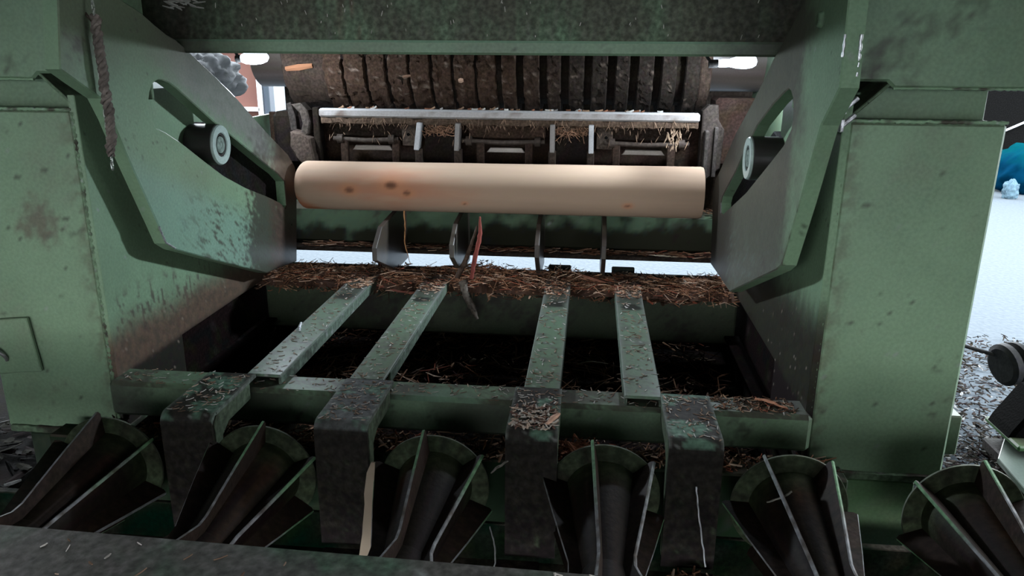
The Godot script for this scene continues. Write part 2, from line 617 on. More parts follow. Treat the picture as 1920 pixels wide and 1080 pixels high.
func build_yard() -> void:
	# a low workshop seen through the gap over the slotted plate
	thing("workshop_hut", "low red-brown hut with white window frames, seen through the gap beside the drum end", "hut", Vector3(-5.2, 0, -7.2))
	var mb := MB.new()
	mb.span(Vector3(-8.0, 0.0, -7.4), Vector3(-4.55, 1.28, -7.0), 0.01, 0.5)
	mb.span(Vector3(-8.0, 2.4, -7.4), Vector3(-4.55, 2.9, -7.0), 0.01, 0.5)
	mb.span(Vector3(-8.0, 1.28, -7.4), Vector3(-4.55, 2.4, -7.12), 0.01, 0.5)
	var hut := part("wall", mb, "ground", flat_paint(Color(0.10, 0.046, 0.036)))
	mb = MB.new()
	mb.span(Vector3(-8.1, 1.28, -7.02), Vector3(-4.4, 1.36, -6.9), 0.005, 0.5)
	mb.span(Vector3(-8.0, 1.45, -7.1), Vector3(-4.6, 1.51, -6.97), 0.005, 0.5)
	for x: float in [-6.3, -5.45, -4.59]:
		mb.span(Vector3(x - 0.035, 1.3, -7.1), Vector3(x + 0.035, 2.4, -6.97), 0.005, 0.5)
	part("window_frame", mb, "paint", flat_paint(Color(0.45, 0.47, 0.5), 0.05), hut, "white window frame")
	mb = MB.new()
	mb.span(Vector3(-8.0, 1.3, -7.12), Vector3(-4.56, 2.4, -7.09), 0.0, 0.4)
	part("pane", mb, "wood", flat_paint(Color(0.10, 0.05, 0.04), 0.3), hut)
	mb = MB.new()
	mb.span(Vector3(-4.54, 0, -7.2), Vector3(-4.44, 2.8, -7.0), 0.01, 0.5)
	part("corner_post", mb, "paint", flat_paint(Color(0.03, 0.04, 0.055), 0.1), null, "blue grey corner post")

	# the dark trough of another conveyor
	thing("yard_conveyor", "dark grey conveyor trough with a pale edge strip, over the bright yard", "conveyor", Vector3(9.0, 0, -11.5))
	mb = MB.new()
	slab(mb, poly2([7.5, 0.627, 8.56, 0.627, 9.17, 0.77, 13.8, 2.3, 13.8, 4.4, 7.5, 2.8]), [], Vector3(0, 0, -12.2), Vector3.RIGHT, Vector3.UP, Vector3.BACK, 1.4, 0.5, 0.02)
	part("trough", mb, "grimy", flat_paint(Color(0.005, 0.0055, 0.006), 0.3))
	mb = MB.new()
	mb.tube(PackedVector3Array([Vector3(7.75, 0.70, -10.76), Vector3(8.62, 1.13, -10.76), Vector3(13.5, 3.6, -10.76)]), [0.022], 8)
	part("edge_strip", mb, "paint", flat_paint(Color(0.5, 0.54, 0.58), 0.1), null, "pale edge strip")
	for x: float in [7.6, 13.5]:
		mb = MB.new()
		mb.span(Vector3(x - 0.08, 0, -11.6), Vector3(x + 0.08, 1.2, -11.4), 0.01, 0.5)
		part("leg", mb, "grimy", flat_paint(Color(0.04, 0.04, 0.04)))

	# blue tarpaulin over a heap
	var tarp := func(p: Vector3, _n: Vector3) -> Color:
		return lay(Color(0.003, 0.013, 0.030), Color(0.0005, 0.027, 0.033), smoothstep(0.45, 0.85, p.y + 0.2 * NA.get_noise_3dv(p * 3.0)))
	heap("tarpaulin", Vector3(8.5, 0, -9.9), Vector3(0.66, 0.86, 0.5), "cloth", tarp, "blue and teal tarpaulin over a heap at the far end of the yard", "tarpaulin", 0.20)
	heap("sack", Vector3(7.40, 0, -9.35), Vector3(0.17, 0.42, 0.15), "cloth", flat_paint(Color(0.06, 0.043, 0.038), 0.5), "lumpy brown sack standing beside the blue tarpaulin", "sack", 0.16)
	heap("plastic_sheet", Vector3(7.84, 0, -9.1), Vector3(0.13, 0.33, 0.10), "cloth", flat_paint(Color(0.06, 0.095, 0.12), 0.4), "crumpled pale blue plastic sheet lying before the tarpaulin", "sheet", 0.35)
	heap("plastic_sheet", Vector3(7.45, 0, -10.6), Vector3(0.30, 0.80, 0.12), "cloth", flat_paint(Color(0.2, 0.21, 0.22), 0.15), "added white lump filling the bright gap behind the brown sack", "sheet", 0.2)  # pale lump added where bright ground shows between the heaps

	# a grey cloth bundled behind the header, over the far bearing
	mb = MB.new()
	crumple(mb, Vector3(-2.72, 2.12, -1.5), Vector3(0.36, 0.26, 0.22), 0.30, 30)
	solo("cloth_bundle", mb, "cloth", flat_paint(Color(0.13, 0.135, 0.14), 0.6), "crumpled grey-white cloth bundle hanging between the slotted plate and the drum end", "cloth", Vector3(-2.72, 1.9, -1.5))
	mb = MB.new()
	mb.tube(PackedVector3Array([Vector3(-2.9, 2.45, -1.36), Vector3(-2.5, 2.16, -1.1), Vector3(-2.28, 2.02, -0.9)]), [0.045, 0.04, 0.05], 10)
	solo("hanging_hook", mb, "grimy", grimy(Color(0.03, 0.03, 0.03)), "dark curved arm below the grey cloth bundle beside the drum end", "arm", Vector3(-2.5, 2.0, -1.1))

	# pulley machine at the edge of the picture
	var w := Vector3(3.07, 0.63, 0.5)
	thing("pulley_stand", "dark double pulley on a stub shaft, out on the chip-strewn yard", "pulley", Vector3(3.25, 0, 0.5))
	var ax := Vector3(1, 0.18, -0.25).normalized()
	mb = MB.new()
	mb.lathe(w - ax * 0.07, ax, [Vector2(0, 0.001), Vector2(0, 0.10), Vector2(0.015, 0.125), Vector2(0.05, 0.125), Vector2(0.065, 0.085), Vector2(0.085, 0.085), Vector2(0.095, 0.118), Vector2(0.12, 0.118), Vector2(0.13, 0.05), Vector2(0.13, 0.001)], 28)
	part("pulley", mb, "worn", flat_paint(Color(0.016, 0.016, 0.017), 0.3))
	mb = MB.new()
	mb.lathe(w + ax * 0.06, ax, [Vector2(0, 0.001), Vector2(0, 0.06), Vector2(0.10, 0.06), Vector2(0.10, 0.035), Vector2(0.5, 0.035), Vector2(0.5, 0.001)], 20)
	part("shaft", mb, "worn", flat_paint(Color(0.015, 0.015, 0.016), 0.3))
	mb = MB.new()
	mb.box(w + Vector3(0.27, 0.10, -0.02), Vector3(0.22, 0.36, 0.24), 0.05, 0.1)
	mb.lathe(w + Vector3(0.16, 0.13, 0.02), Vector3(1, 0, -0.2), [Vector2(0, 0.001), Vector2(0, 0.10), Vector2(0.2, 0.12), Vector2(0.2, 0.001)], 20)
	part("bearing_housing", mb, "grimy", flat_paint(Color(0.006, 0.006, 0.007), 0.3))
	mb = MB.new()
	slab(mb, poly2([0.02, 0.25, 0.14, 0.46, 0.2, 0.5, 0.6, 0.5, 0.6, 0.2, 0.0, 0.2]), [], Vector3(3.08, 0, 0.36), Vector3.RIGHT, Vector3.UP, Vector3.BACK, 0.26, 0.1, 0.02)
	part("pedestal", mb, "grimy", flat_paint(Color(0.003, 0.003, 0.003), 0.3))
	mb = MB.new()
	mb.box(Vector3(3.4, 0.19, 0.52), Vector3(0.64, 0.035, 0.40), 0.01, 0.06)
	part("base_plate", mb, "paint", painted(0.35, 0.7, 0.2, null, Color(0.03, 0.07, 0.026)), null, "green base plate")
	for x: float in [3.2, 3.6]:
		mb = MB.new()
		mb.span(Vector3(x - 0.03, 0, 0.38), Vector3(x + 0.03, 0.18, 0.66), 0.005, 0.2)
		part("foot", mb, "grimy", flat_paint(Color(0.03, 0.03, 0.03)))
	mb = MB.new()
	mb.tube(PackedVector3Array([Vector3(2.82, 0.70, 0.42), Vector3(3.0, 0.66, 0.46)]), [0.012], 8)
	part("pin", mb, "worn", flat_paint(Color(0.03, 0.03, 0.03)))

	# a pale metal sheet with a bright edge lying beside the finned roller
	mb = MB.new()
	slab(mb, poly2([0, 0, 0.26, -0.42, 0.9, -0.42, 0.9, 0.4, 0.02, 0.4]), [], Vector3(2.98, 0.10, 0.72), Vector3.RIGHT, Vector3(0, -0.12, 0.99).normalized(), Vector3(0, 0.99, 0.12).normalized(), 0.03, 0.1, 0.004)
	solo("metal_sheet", mb, "plate", painted(0.2, 0.2, 0.3, null, Color(0.07, 0.092, 0.078)), "pale grey-green metal sheet with a bright edge lying on the ground below the pulley", "sheet", Vector3(3.2, 0, 0.8))
	mb = MB.new()
	mb.span(Vector3(3.05, 0.0, 0.40), Vector3(3.9, 0.10, 1.1), 0.01, 0.2)
	solo("timber_block", mb, "worn", flat_paint(Color(0.02, 0.018, 0.016)), "low dark timber block carrying the pale metal sheet", "block", Vector3(3.4, 0, 0.7))

	# chips strewn on the yard beside the post
	mb = MB.new()
	var lr := RandomNumberGenerator.new()
	lr.seed = 31
	for i in 8000:
		var z := lerpf(1.8, -1.7, pow(lr.randf(), 2.5))
		var x := lr.randf_range(2.1, 3.0) + (1.3 - z) * lr.randf_range(0.0, 0.62)
		var k := lr.randf()
		mb.col = Color(0.20, 0.20, 0.20) * lr.randf_range(0.5, 1.2) if k < 0.2 else Color(0.018, 0.0145, 0.0125) * lr.randf_range(0.4, 2.0)
		var ang := lr.randf() * TAU
		mb.chip(Vector3(x, 0.012 + 0.03 * lr.randf(), z), Vector3(cos(ang), lr.randf_range(-0.35, 0.35), sin(ang)), Vector3(-sin(ang), lr.randf_range(-0.4, 0.4), cos(ang)), lr.randf_range(0.015, 0.07), lr.randf_range(0.008, 0.026), 0.006, lr.randf_range(-0.3, 0.3))
	solo("wood_chips", mb, "grimy", flat_paint(GRIME), "loose pale and dark wood chips strewn on the yard floor beside the post", "chips", Vector3(2.6, 0, 0.5), "", "stuff")
	mb = MB.new()
	mb.span(Vector3(-4.2, 0.0, 0.2), Vector3(-2.14, 0.31, 3.4), 0.02, 0.1)  # added to darken the floor beside the post
	solo("added_dark_slab", mb, "grimy", grimy(Color(0.005, 0.0045, 0.004), 0.1), "added low dark slab hiding bright floor under scraps beside the post with the bracket", "platform", Vector3(-2.8, 0, 1.2))
	mb = MB.new()
	for i in 420:
		var k := lr.randf()
		mb.col = Color(0.12, 0.12, 0.12) * lr.randf_range(0.4, 1.1) if k < 0.1 else Color(0.008, 0.007, 0.006) * lr.randf_range(0.5, 1.8)
		var ang := lr.randf() * TAU
		mb.chip(Vector3(lr.randf_range(-3.2, -2.12), 0.32 + 0.05 * lr.randf(), lr.randf_range(1.2, 2.9)), Vector3(cos(ang), lr.randf_range(-0.3, 0.3), sin(ang)), Vector3(-sin(ang), lr.randf_range(-0.3, 0.3), cos(ang)), lr.randf_range(0.04, 0.15), lr.randf_range(0.015, 0.05), 0.007, 0.1)
	solo("dark_chips", mb, "grimy", flat_paint(GRIME), "dark chips and scraps heaped below the post with the bracket", "chips", Vector3(-2.3, 0.3, 2.2), "", "stuff")


func crumple(mb: MB, at: Vector3, r: Vector3, amount: float, seg: int) -> void:
	var s := mb.v.size()
	var pts := []
	for j in seg + 1:
		for i in seg * 2 + 1:
			var th := PI * j / seg
			var ph := TAU * i / (seg * 2)
			var d := Vector3(sin(th) * cos(ph), cos(th), sin(th) * sin(ph))
			var k := 1.0 + amount * (absf(NA.get_noise_3dv(d * 1.1 + at)) * 1.6 - 0.45 + 0.4 * NB.get_noise_3dv(d * 2.6 + at))
			pts.append(at + d * r * k)
	for j in seg + 1:
		for i in seg * 2 + 1:
			var w := seg * 2 + 1
			var a: Vector3 = pts[j * w + (i + 1) % (w - 1)] - pts[j * w + (i + w - 2) % (w - 1)]
			var b: Vector3 = pts[mini(j + 1, seg) * w + i] - pts[maxi(j - 1, 0) * w + i]
			var nn := a.cross(b).normalized()
			if nn.length_squared() < 0.5:
				nn = (pts[j * w + i] - at).normalized()
			if nn.dot(pts[j * w + i] - at) < 0.0:
				nn = -nn
			mb.vert(pts[j * w + i], nn)
	for j in seg:
		for i in seg * 2:
			var w := seg * 2 + 1
			var k := s + j * w + i
			mb.tri(k, k + 1, k + w + 1)
			mb.tri(k, k + w + 1, k + w)


func heap(called: String, at: Vector3, r: Vector3, mat: String, paint: Callable, label: String, cat: String, amount: float) -> void:
	var mb := MB.new()
	crumple(mb, at + Vector3(0, r.y * 0.42, 0), Vector3(r.x, r.y * 0.6, r.z), amount, 22)
	for i in mb.v.size():
		if mb.v[i].y < 0.0:
			mb.v[i].y = 0.0
	solo(called, mb, mat, paint, label, cat, at)


# ---------------------------------------------------------------- side frames: lower post, recessed web, upper box, cheek along the pit

func weld(mb: MB, pts: PackedVector3Array, r: float) -> void:
	var fine := PackedVector3Array()
	var rad := []
	for i in pts.size() - 1:
		var k := maxi(3, int(pts[i].distance_to(pts[i + 1]) / 0.008))
		for t in k:
			var p := pts[i].lerp(pts[i + 1], float(t) / k)
			fine.append(p + Vector3(NB.get_noise_3dv(p * 60.0), NB.get_noise_3dv(p * 60.0 + Vector3(4, 4, 4)), 0) * r * 0.5)
			rad.append(r * (0.75 + 0.5 * absf(sin(fine.size() * 0.9)) + 0.4 * NB.get_noise_3dv(p * 45.0)))
	fine.append(pts[pts.size() - 1])
	rad.append(r)
	mb.tube(fine, rad, 7)


func weld_paint() -> Callable:
	return func(p: Vector3, _n: Vector3) -> Color:
		var b := NB.get_noise_3dv(p * 40.0)
		return lay(GREEN * 1.15, Color(0.30, 0.33, 0.31), smoothstep(0.25, 0.6, b)).lerp(Color(0.045, 0.04, 0.03), smoothstep(0.05, 0.5, -NB.get_noise_3dv(p * 9.0) + 0.2 * b))


func build_side_towers() -> void:
	for s: float in [-1.0, 1.0]:
		var lab := "green steel side tower behind the hanging chain, small bracket plate low on its post" if s < 0 else "green steel side tower beside the bright yard, clean post with a stepped foot"
		thing("machine_tower", lab, "steel tower", Vector3(s * 1.85, 0, 1.6), "side towers of the machine")
		var x0 := 1.545
		var x1 := 2.105
		# lower post
		var mb := MB.new()
		mb.box(Vector3(s * (x0 + x1) / 2, 1.365, 1.62), Vector3(x1 - x0, 1.47, 0.56), 0.012, 0.016)
		var marks := func(p: Vector3, n: Vector3, col: Color) -> Color:
			var edge := smoothstep(0.10, 0.0, absf(p.x) - 1.545)
			col = lay(col, Color(0.06, 0.045, 0.03), 0.5 * edge * smoothstep(0.0, 0.5, NB.get_noise_3dv(p * 15.0) + 0.25))
			# scrapes
			var sc := NB.get_noise_3dv(Vector3(p.x * 7.0, p.y * 42.0, 3.0))
			col = lay(col, GRIME, 0.7 * smoothstep(0.58, 0.7, sc + 0.15 * NA.get_noise_3dv(p * 3.0)))
			if s < 0:
				var q := Vector2(p.x + 1.78, p.y - 1.62)
				col = lay(col, Color(0.075, 0.05, 0.04), 0.7 * smoothstep(0.14, 0.03, q.length() + 0.07 * NB.get_noise_3dv(p * 18.0)))
			return col
		var post := part("lower_post", mb, "paint", painted(0.16 if s < 0 else 0.08, 0.5, 0.06, marks))
		# weld beads along the top and the inner edge
		mb = MB.new()
		weld(mb, PackedVector3Array([Vector3(s * x0, 2.102, 1.896), Vector3(s * x1, 2.102, 1.896)]), 0.007)
		part("weld_bead", mb, "paint", weld_paint(), post)
		mb = MB.new()
		weld(mb, PackedVector3Array([Vector3(s * (x0 - 0.002), 2.09, 1.894), Vector3(s * (x0 - 0.002), 0.70, 1.894)]), 0.009 if s < 0 else 0.005)
		part("weld_bead", mb, "worn", weld_paint(), post)
		# recessed web between post and box
		mb = MB.new()
		var web := poly2([x1 * s, 1.9, x1 * s, 2.4, 1.68 * s, 2.4, 1.68 * s, 2.25, 1.555 * s, 2.13, 1.555 * s, 1.9])
		slab(mb, web, [], Vector3(0, 0, 1.66), Vector3.RIGHT, Vector3.UP, Vector3.BACK, 0.05, 0.03, 0.004)
		part("recessed_web", mb, "paint", painted(0.12, 0.3, 0.05, null, GREEN * 0.85))
		# upper box
		mb = MB.new()
		var bx := poly2([1.50 * s, 2.245, 1.655 * s, 2.245, 1.68 * s, 2.222, 2.9 * s, 2.222, 2.9 * s, 3.1, 1.50 * s, 3.1])
		slab(mb, bx, [], Vector3(0, 0, 1.35), Vector3.RIGHT, Vector3.UP, Vector3.BACK, 0.56, 0.022, 0.010)
		var seam := func(p: Vector3, n: Vector3, col: Color) -> Color:
			if s > 0:
				col = lay(col, GRIME, 0.6 * smoothstep(0.012, 0.002, absf(p.x - 1.585 - 0.01 * NB.get_noise_3dv(p * 9.0))) * smoothstep(2.43, 2.3, p.y))
			return col
		var ubox := part("upper_box", mb, "paint", painted(0.30, 0.3, 0.05, seam, GREEN * 0.88))
		mb = MB.new()
		weld(mb, PackedVector3Array([Vector3(s * 1.68, 2.222, 1.905), Vector3(s * 2.5, 2.222, 1.905)]), 0.005)
		part("weld_bead", mb, "paint", weld_paint(), ubox)
		if s < 0:
			mb = MB.new()
			weld(mb, PackedVector3Array([Vector3(-1.545, 2.26, 1.912), Vector3(-1.50, 2.7, 1.912)]), 0.007)
			part("weld_bead", mb, "paint", weld_paint(), ubox)
		# slanted guide channel under the box: open to the front, dark inside
		mb = MB.new()
		var a := Vector2(1.68 * s, 2.255)
		var b := Vector2(1.545 * s, 2.125)
		var d := (b - a).normalized()
		var nrm := Vector2(-d.y, d.x) * 0.012
		slab(mb, PackedVector2Array([a, b, b + nrm, a + nrm]), [], Vector3(0, 0, 1.45), Vector3.RIGHT, Vector3.UP, Vector3.BACK, 0.45, 0.05, 0.003)
		mb.span(Vector3(s * 1.44, 2.12, 1.44), Vector3(s * 1.67, 2.27, 1.46), 0.003, 0.1)
		var channel := part("guide_channel", mb, "worn", painted(0.5, 0.5, 0.1))
		if s > 0:
			for k in 2:
				mb = MB.new()
				var o := Vector3(1.505 - 0.002 * k, 2.15 - 0.062 * k, 1.80)
				mb.box(o, Vector3(0.016, 0.045 if k == 0 else 0.05, 0.30), 0.004, 0.1, Basis(Vector3.BACK, 0.0))
				mb.box(o + Vector3(0.03, 0.012, -0.02), Vector3(0.075, 0.018, 0.26), 0.004, 0.1, Basis(Vector3.BACK, 0.75))
				part("guide_bar", mb, "steel", bare(Color(0.42, 0.42, 0.44), 0.2), channel, "bright worn steel guide bar")
		# cheek plate along the pit
		mb = MB.new()
		var ck := poly2([1.90, 0.66, 1.90, 2.16, 0.95, 2.16, 0.95, 1.42, 0.10, 1.16, -0.16, 1.12, -0.16, 0.905, 1.32, 0.905, 1.32, 0.66])
		slab(mb, ck, [], Vector3(s * 1.55, 0, 0), Vector3.BACK, Vector3.UP, Vector3(-s, 0, 0), 0.03, 0.013, 0.003)
		var wear_and_tone := func(p: Vector3, n: Vector3, col: Color) -> Color:
			var st := NB.get_noise_3dv(Vector3(p.z * 24.0, p.y * 6.0, s * 4.0))
			var fb := NB.get_noise_3dv(p * 22.0)
			# sawdust and bark dragged along the lower edge: rust brown band
			var band := p.y - (0.90 + 0.22 + 0.05 * NA.get_noise_3dv(p * 3.0))
			var t := smoothstep(0.10, -0.10, band + 0.04 * st)
			if s > 0:
				t = smoothstep(0.30, 0.0, band - 0.06 + 0.06 * st)
			# scratched strokes above the band
			var strokes := smoothstep(0.12, 0.42, st + 0.35 * fb) * smoothstep(1.36, 1.22, p.y + 0.05 * st) * smoothstep(0.6, 1.2, p.z)
			col = lay(col, Color(0.055, 0.042, 0.035), 0.85 * strokes)
			col = lay(col, lay(Color(0.105, 0.060, 0.042), Color(0.04, 0.028, 0.022), 0.5 + 0.7 * fb) if s < 0 else Color(0.014, 0.0105, 0.0085) * (1.0 + 0.5 * fb), 0.95 * t)
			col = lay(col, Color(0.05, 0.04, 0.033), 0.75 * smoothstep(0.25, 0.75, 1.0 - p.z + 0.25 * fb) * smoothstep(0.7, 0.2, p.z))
			col = lay(col, Color(0.012, 0.010, 0.009), 0.95 * smoothstep(0.93, 0.89, p.y + 0.02 * fb))  # painted near black in place of the dark pit recess
			col = lay(col, Color(0.2, 0.16, 0.13), 0.6 * smoothstep(0.52, 0.64, NB.get_noise_3dv(p * 55.0)) * t)
			return col
		part("cheek_plate", mb, "paint" if s < 0 else "dull_plate", painted(0.12 if s < 0 else 0.25, 0.3, 0.05, wear_and_tone))
		# base below the post
		mb = MB.new()
		mb.span(Vector3(s * 1.53, 0.615, 1.40), Vector3(s * 2.085, 0.648, 1.915), 0.004, 0.03)
		for i in mb.v.size():
			mb.v[i].y += 0.006 * NB.get_noise_3dv(mb.v[i] * 25.0)
		part("base_flange", mb, "worn", painted(0.85, 0.9, 0.1))
		mb = MB.new()
		mb.box(Vector3(s * 1.80, 0.305, 1.70), Vector3(0.41, 0.61, 0.40), 0.008, 0.03)
		part("foot_block", mb, "paint", painted(0.05, 0.3, 0.03, null, Color(0.055, 0.108, 0.048) if s > 0 else Color(0.010, 0.018, 0.010)))  # block under the bracketed post gets green darkened as if in shade
		if s > 0:
			mb = MB.new()
			mb.span(Vector3(2.09, 0.725, 1.45), Vector3(2.165, 0.905, 1.86), 0.006, 0.03)
			part("stepped_foot", mb, "paint", painted(0.12, 0.5, 0.05, null, GREEN * 0.8))
			mb = MB.new()
			mb.lathe(Vector3(1.375, 2.455, 1.985), Vector3(-1, 0, 0), [Vector2(-0.02, 0.03), Vector2(0.0, 0.03), Vector2(0.01, 0.026), Vector2(0.014, 0.02), Vector2(0.014, 0.001)], 18)
			part("bolt", mb, "worn", painted(0.4, 0.2, 0.2))
		else:
			mb = MB.new()
			mb.box(Vector3(-2.0, 1.05, 1.915), Vector3(0.24, 0.26, 0.02), 0.004, 0.03, Basis(Vector3.BACK, 0.10))
			var bracket := part("bracket_plate", mb, "paint", painted(0.12, 0.3, 0.1))
			mb = MB.new()
			var ring := PackedVector3Array()
			for k in 9:
				var t := lerpf(-0.4, 2.2, k / 8.0)
				ring.append(Vector3(-2.075 + 0.055 * cos(t), 1.0 + 0.045 * sin(t), 1.935 + 0.02 * sin(t * 1.2)))
			mb.tube(ring, [0.008], 8)
			part("pull_ring", mb, "steel", bare(Color(0.4, 0.4, 0.4), 0.2), bracket, "bent bare steel ring")
		# outer side plating behind the cheek, closes the machine to the side
		mb = MB.new()
		var op := poly2([1.34, 0.0, 1.34, 2.42, 0.75, 2.42, 0.1, 1.90 if s < 0 else 2.42, -0.9, 1.90 if s < 0 else 2.42, -1.4, 1.6, -1.4, 0.9, -0.2, 0.9, -0.2, 0.0])
		slab(mb, op, [], Vector3(s * 1.80, 0, 0), Vector3.BACK, Vector3.UP, Vector3(-s, 0, 0), 0.03, 0.05, 0.003)
		part("side_plating", mb, "paint", painted(0.5, 0.5, 0.1, null, GREEN * 0.45))
		# pit wall, set back under the cheek
		mb = MB.new()
		mb.span(Vector3(s * 1.57, 0.0, -0.38), Vector3(s * 1.60, 0.905, 1.88), 0.003, 0.05)
		mb.span(Vector3(s * 1.48, 0.60, 0.2), Vector3(s * 1.575, 0.62, 1.78), 0.003, 0.04)
		part("pit_wall", mb, "grimy", grimy(Color(0.009, 0.007, 0.006), 0.12))


# ---------------------------------------------------------------- slotted plates that flank the log

func build_slotted_plates() -> void:
	for s: float in [-1.0, 1.0]:
		var out: PackedVector2Array
		var slot: PackedVector2Array
		if s < 0:
			out = poly2([1.95, 2.72, 1.703, 2.537, 1.567, 2.492, 1.471, 2.447, 1.38, 2.408, 1.30, 2.386, 1.2, 2.338, 0.963, 2.22, 0.739, 2.102, 0.352, 1.868, 0.044, 1.695, -0.05, 1.61, -0.077, 1.54, -0.026, 1.292, 0.038, 0.973, 0.53, 1.027, 1.174, 1.281, 1.53, 1.425, 1.60, 1.47, 1.637, 1.547, 1.824, 1.924, 1.885, 2.062, 1.936, 2.15, 2.056, 2.212, 2.139, 2.257, 2.16, 2.267, 2.07, 2.72])
			slot = poly2([1.584, 2.097, 1.595, 2.13, 1.584, 2.154, 1.56, 2.185, 1.538, 2.199, 1.50, 2.21, 1.469, 2.209, 1.41, 2.195, 1.35, 2.168, 1.215, 2.094, 1.015, 1.985, 0.728, 1.844, 0.393, 1.673, 0.24, 1.60, 0.14, 1.535, 0.137, 1.377, 0.165, 1.36, 0.20, 1.39, 0.237, 1.413, 0.432, 1.489, 0.714, 1.588, 0.959, 1.692, 1.171, 1.806, 1.36, 1.912, 1.491, 1.975, 1.563, 2.001, 1.585, 2.038])
		else:
			out = poly2([2.10, 2.75, 1.75, 2.56, 1.55, 2.45, 1.357, 2.355, 1.271, 2.317, 1.187, 2.263, 0.893, 2.103, 0.531, 1.924, 0.111, 1.659, -0.03, 1.58, -0.081, 1.50, 0.0, 1.28, 0.068, 1.055, 0.432, 1.071, 0.766, 1.083, 1.73, 1.475, 1.802, 1.515, 1.968, 1.803, 2.086, 2.035, 2.123, 2.103, 2.279, 2.235, 2.24, 2.75])
			slot = poly2([1.655, 2.195, 1.70, 2.17, 1.716, 2.141, 1.735, 2.10, 1.728, 2.059, 1.629, 1.981, 1.378, 1.863, 0.968, 1.673, 0.341, 1.433, 0.27, 1.43, 0.247, 1.486, 0.28, 1.53, 0.63, 1.733, 0.797, 1.848, 1.069, 2.013, 1.36, 2.13, 1.55, 2.191, 1.61, 2.205])
		thing("slotted_plate", "heavy slotted swing plate with scratches and a painted teal lamp glow below its slot" if s < 0 else "heavy slotted swing plate smeared brown, with a green front edge, beside the flat log end", "steel plate", Vector3(s * 1.41, 1.0, 0.9), "slotted plates at the log ends")
		var mb := MB.new()
		slab(mb, out, [slot], Vector3(s * 1.44, 0, 0), Vector3.BACK, Vector3.UP, Vector3(-s, 0, 0), 0.062, 0.012, 0.005)
		var wear_and_tone := func(p: Vector3, n: Vector3, col: Color) -> Color:
			var fb := NB.get_noise_3dv(p * 20.0)
			if n.x * s > -0.5:
				return col
			var a := 0.6
			var u := p.z * cos(a) + p.y * sin(a)
			var w := -p.z * sin(a) + p.y * cos(a)
			var st := NB.get_noise_3dv(Vector3(u * 9.0, w * 34.0, 2.0))
			if s < 0:
				# lamp glow painted teal down low, dark strokes, brown smear at log end
				var low := smoothstep(0.02, -0.16, p.y - (1.30 + 0.42 * p.z - 0.1))
				col = lay(col, Color(0.145, 0.235, 0.19), 0.55 * low * smoothstep(0.35, 0.8, p.z))
				col = lay(col, Color(0.045, 0.038, 0.03), 0.85 * low * smoothstep(0.10, 0.45, st + 0.25 * fb) * smoothstep(1.75, 1.2, p.z + 0.3 * p.y - 0.3))
				col = lay(col, Color(0.032, 0.028, 0.022), 0.9 * smoothstep(0.62, 0.46, absf(p.z - 0.45) + 0.35 * absf(p.y - 1.2) + 0.16 * fb + 0.15 * st + 0.22))
				col = lay(col, Color(0.052, 0.033, 0.026) * (1.0 + 0.5 * st), 0.95 * smoothstep(0.50, 0.26, p.z + 0.10 * fb + 0.12 * (p.y - 1.3)))
				# upper arm: paint worn to grey-brown
				var top := smoothstep(-0.06, 0.08, p.y - (1.50 + 0.5 * p.z) + 0.05 * fb) * smoothstep(1.7, 1.2, p.z)
				col = lay(col, Color(0.135, 0.13, 0.12) * (1.0 + 0.3 * fb), 0.85 * top * smoothstep(0.15, 0.5, p.z))
				col = lay(col, Color(0.085, 0.08, 0.06), 0.6 * smoothstep(2.15, 2.45, p.y + 0.08 * fb))
			else:
				var k := smoothstep(2.02, 1.72, p.z + 0.12 * NA.get_noise_3dv(p * 4.0) + 0.06 * fb)
				col = lay(col, Color(0.052, 0.043, 0.037) * (1.0 + 0.3 * fb), 0.88 * k)
				col = lay(col, Color(0.085, 0.105, 0.09), 0.5 * k * smoothstep(0.1, 0.5, st) * smoothstep(1.6, 1.3, p.y))
				col = lay(col, Color(0.028, 0.022, 0.019), 0.85 * smoothstep(0.85, 0.45, p.z + 0.15 * st))
			return col
		var pl := part("plate", mb, "plate" if s < 0 else "dull_plate", painted(0.10, 0.2, 0.03, wear_and_tone))
		# bright worn corner along the lower and front edges
		mb = MB.new()
		if s < 0:
			weld(mb, PackedVector3Array([Vector3(-1.379, 1.56, 1.644), Vector3(-1.379, 1.475, 1.603), Vector3(-1.379, 1.43, 1.53)]), 0.0045)
		else:
			weld(mb, PackedVector3Array([Vector3(1.379, 2.33, 2.27), Vector3(1.379, 2.40, 2.268)]), 0.004)
			weld(mb, PackedVector3Array([Vector3(1.43, 2.27, 2.27), Vector3(1.43, 2.40, 2.265)]), 0.006)
		part("worn_edge", mb, "steel", bare(Color(0.55, 0.56, 0.58), 0.1), pl, "edge worn to bright steel")


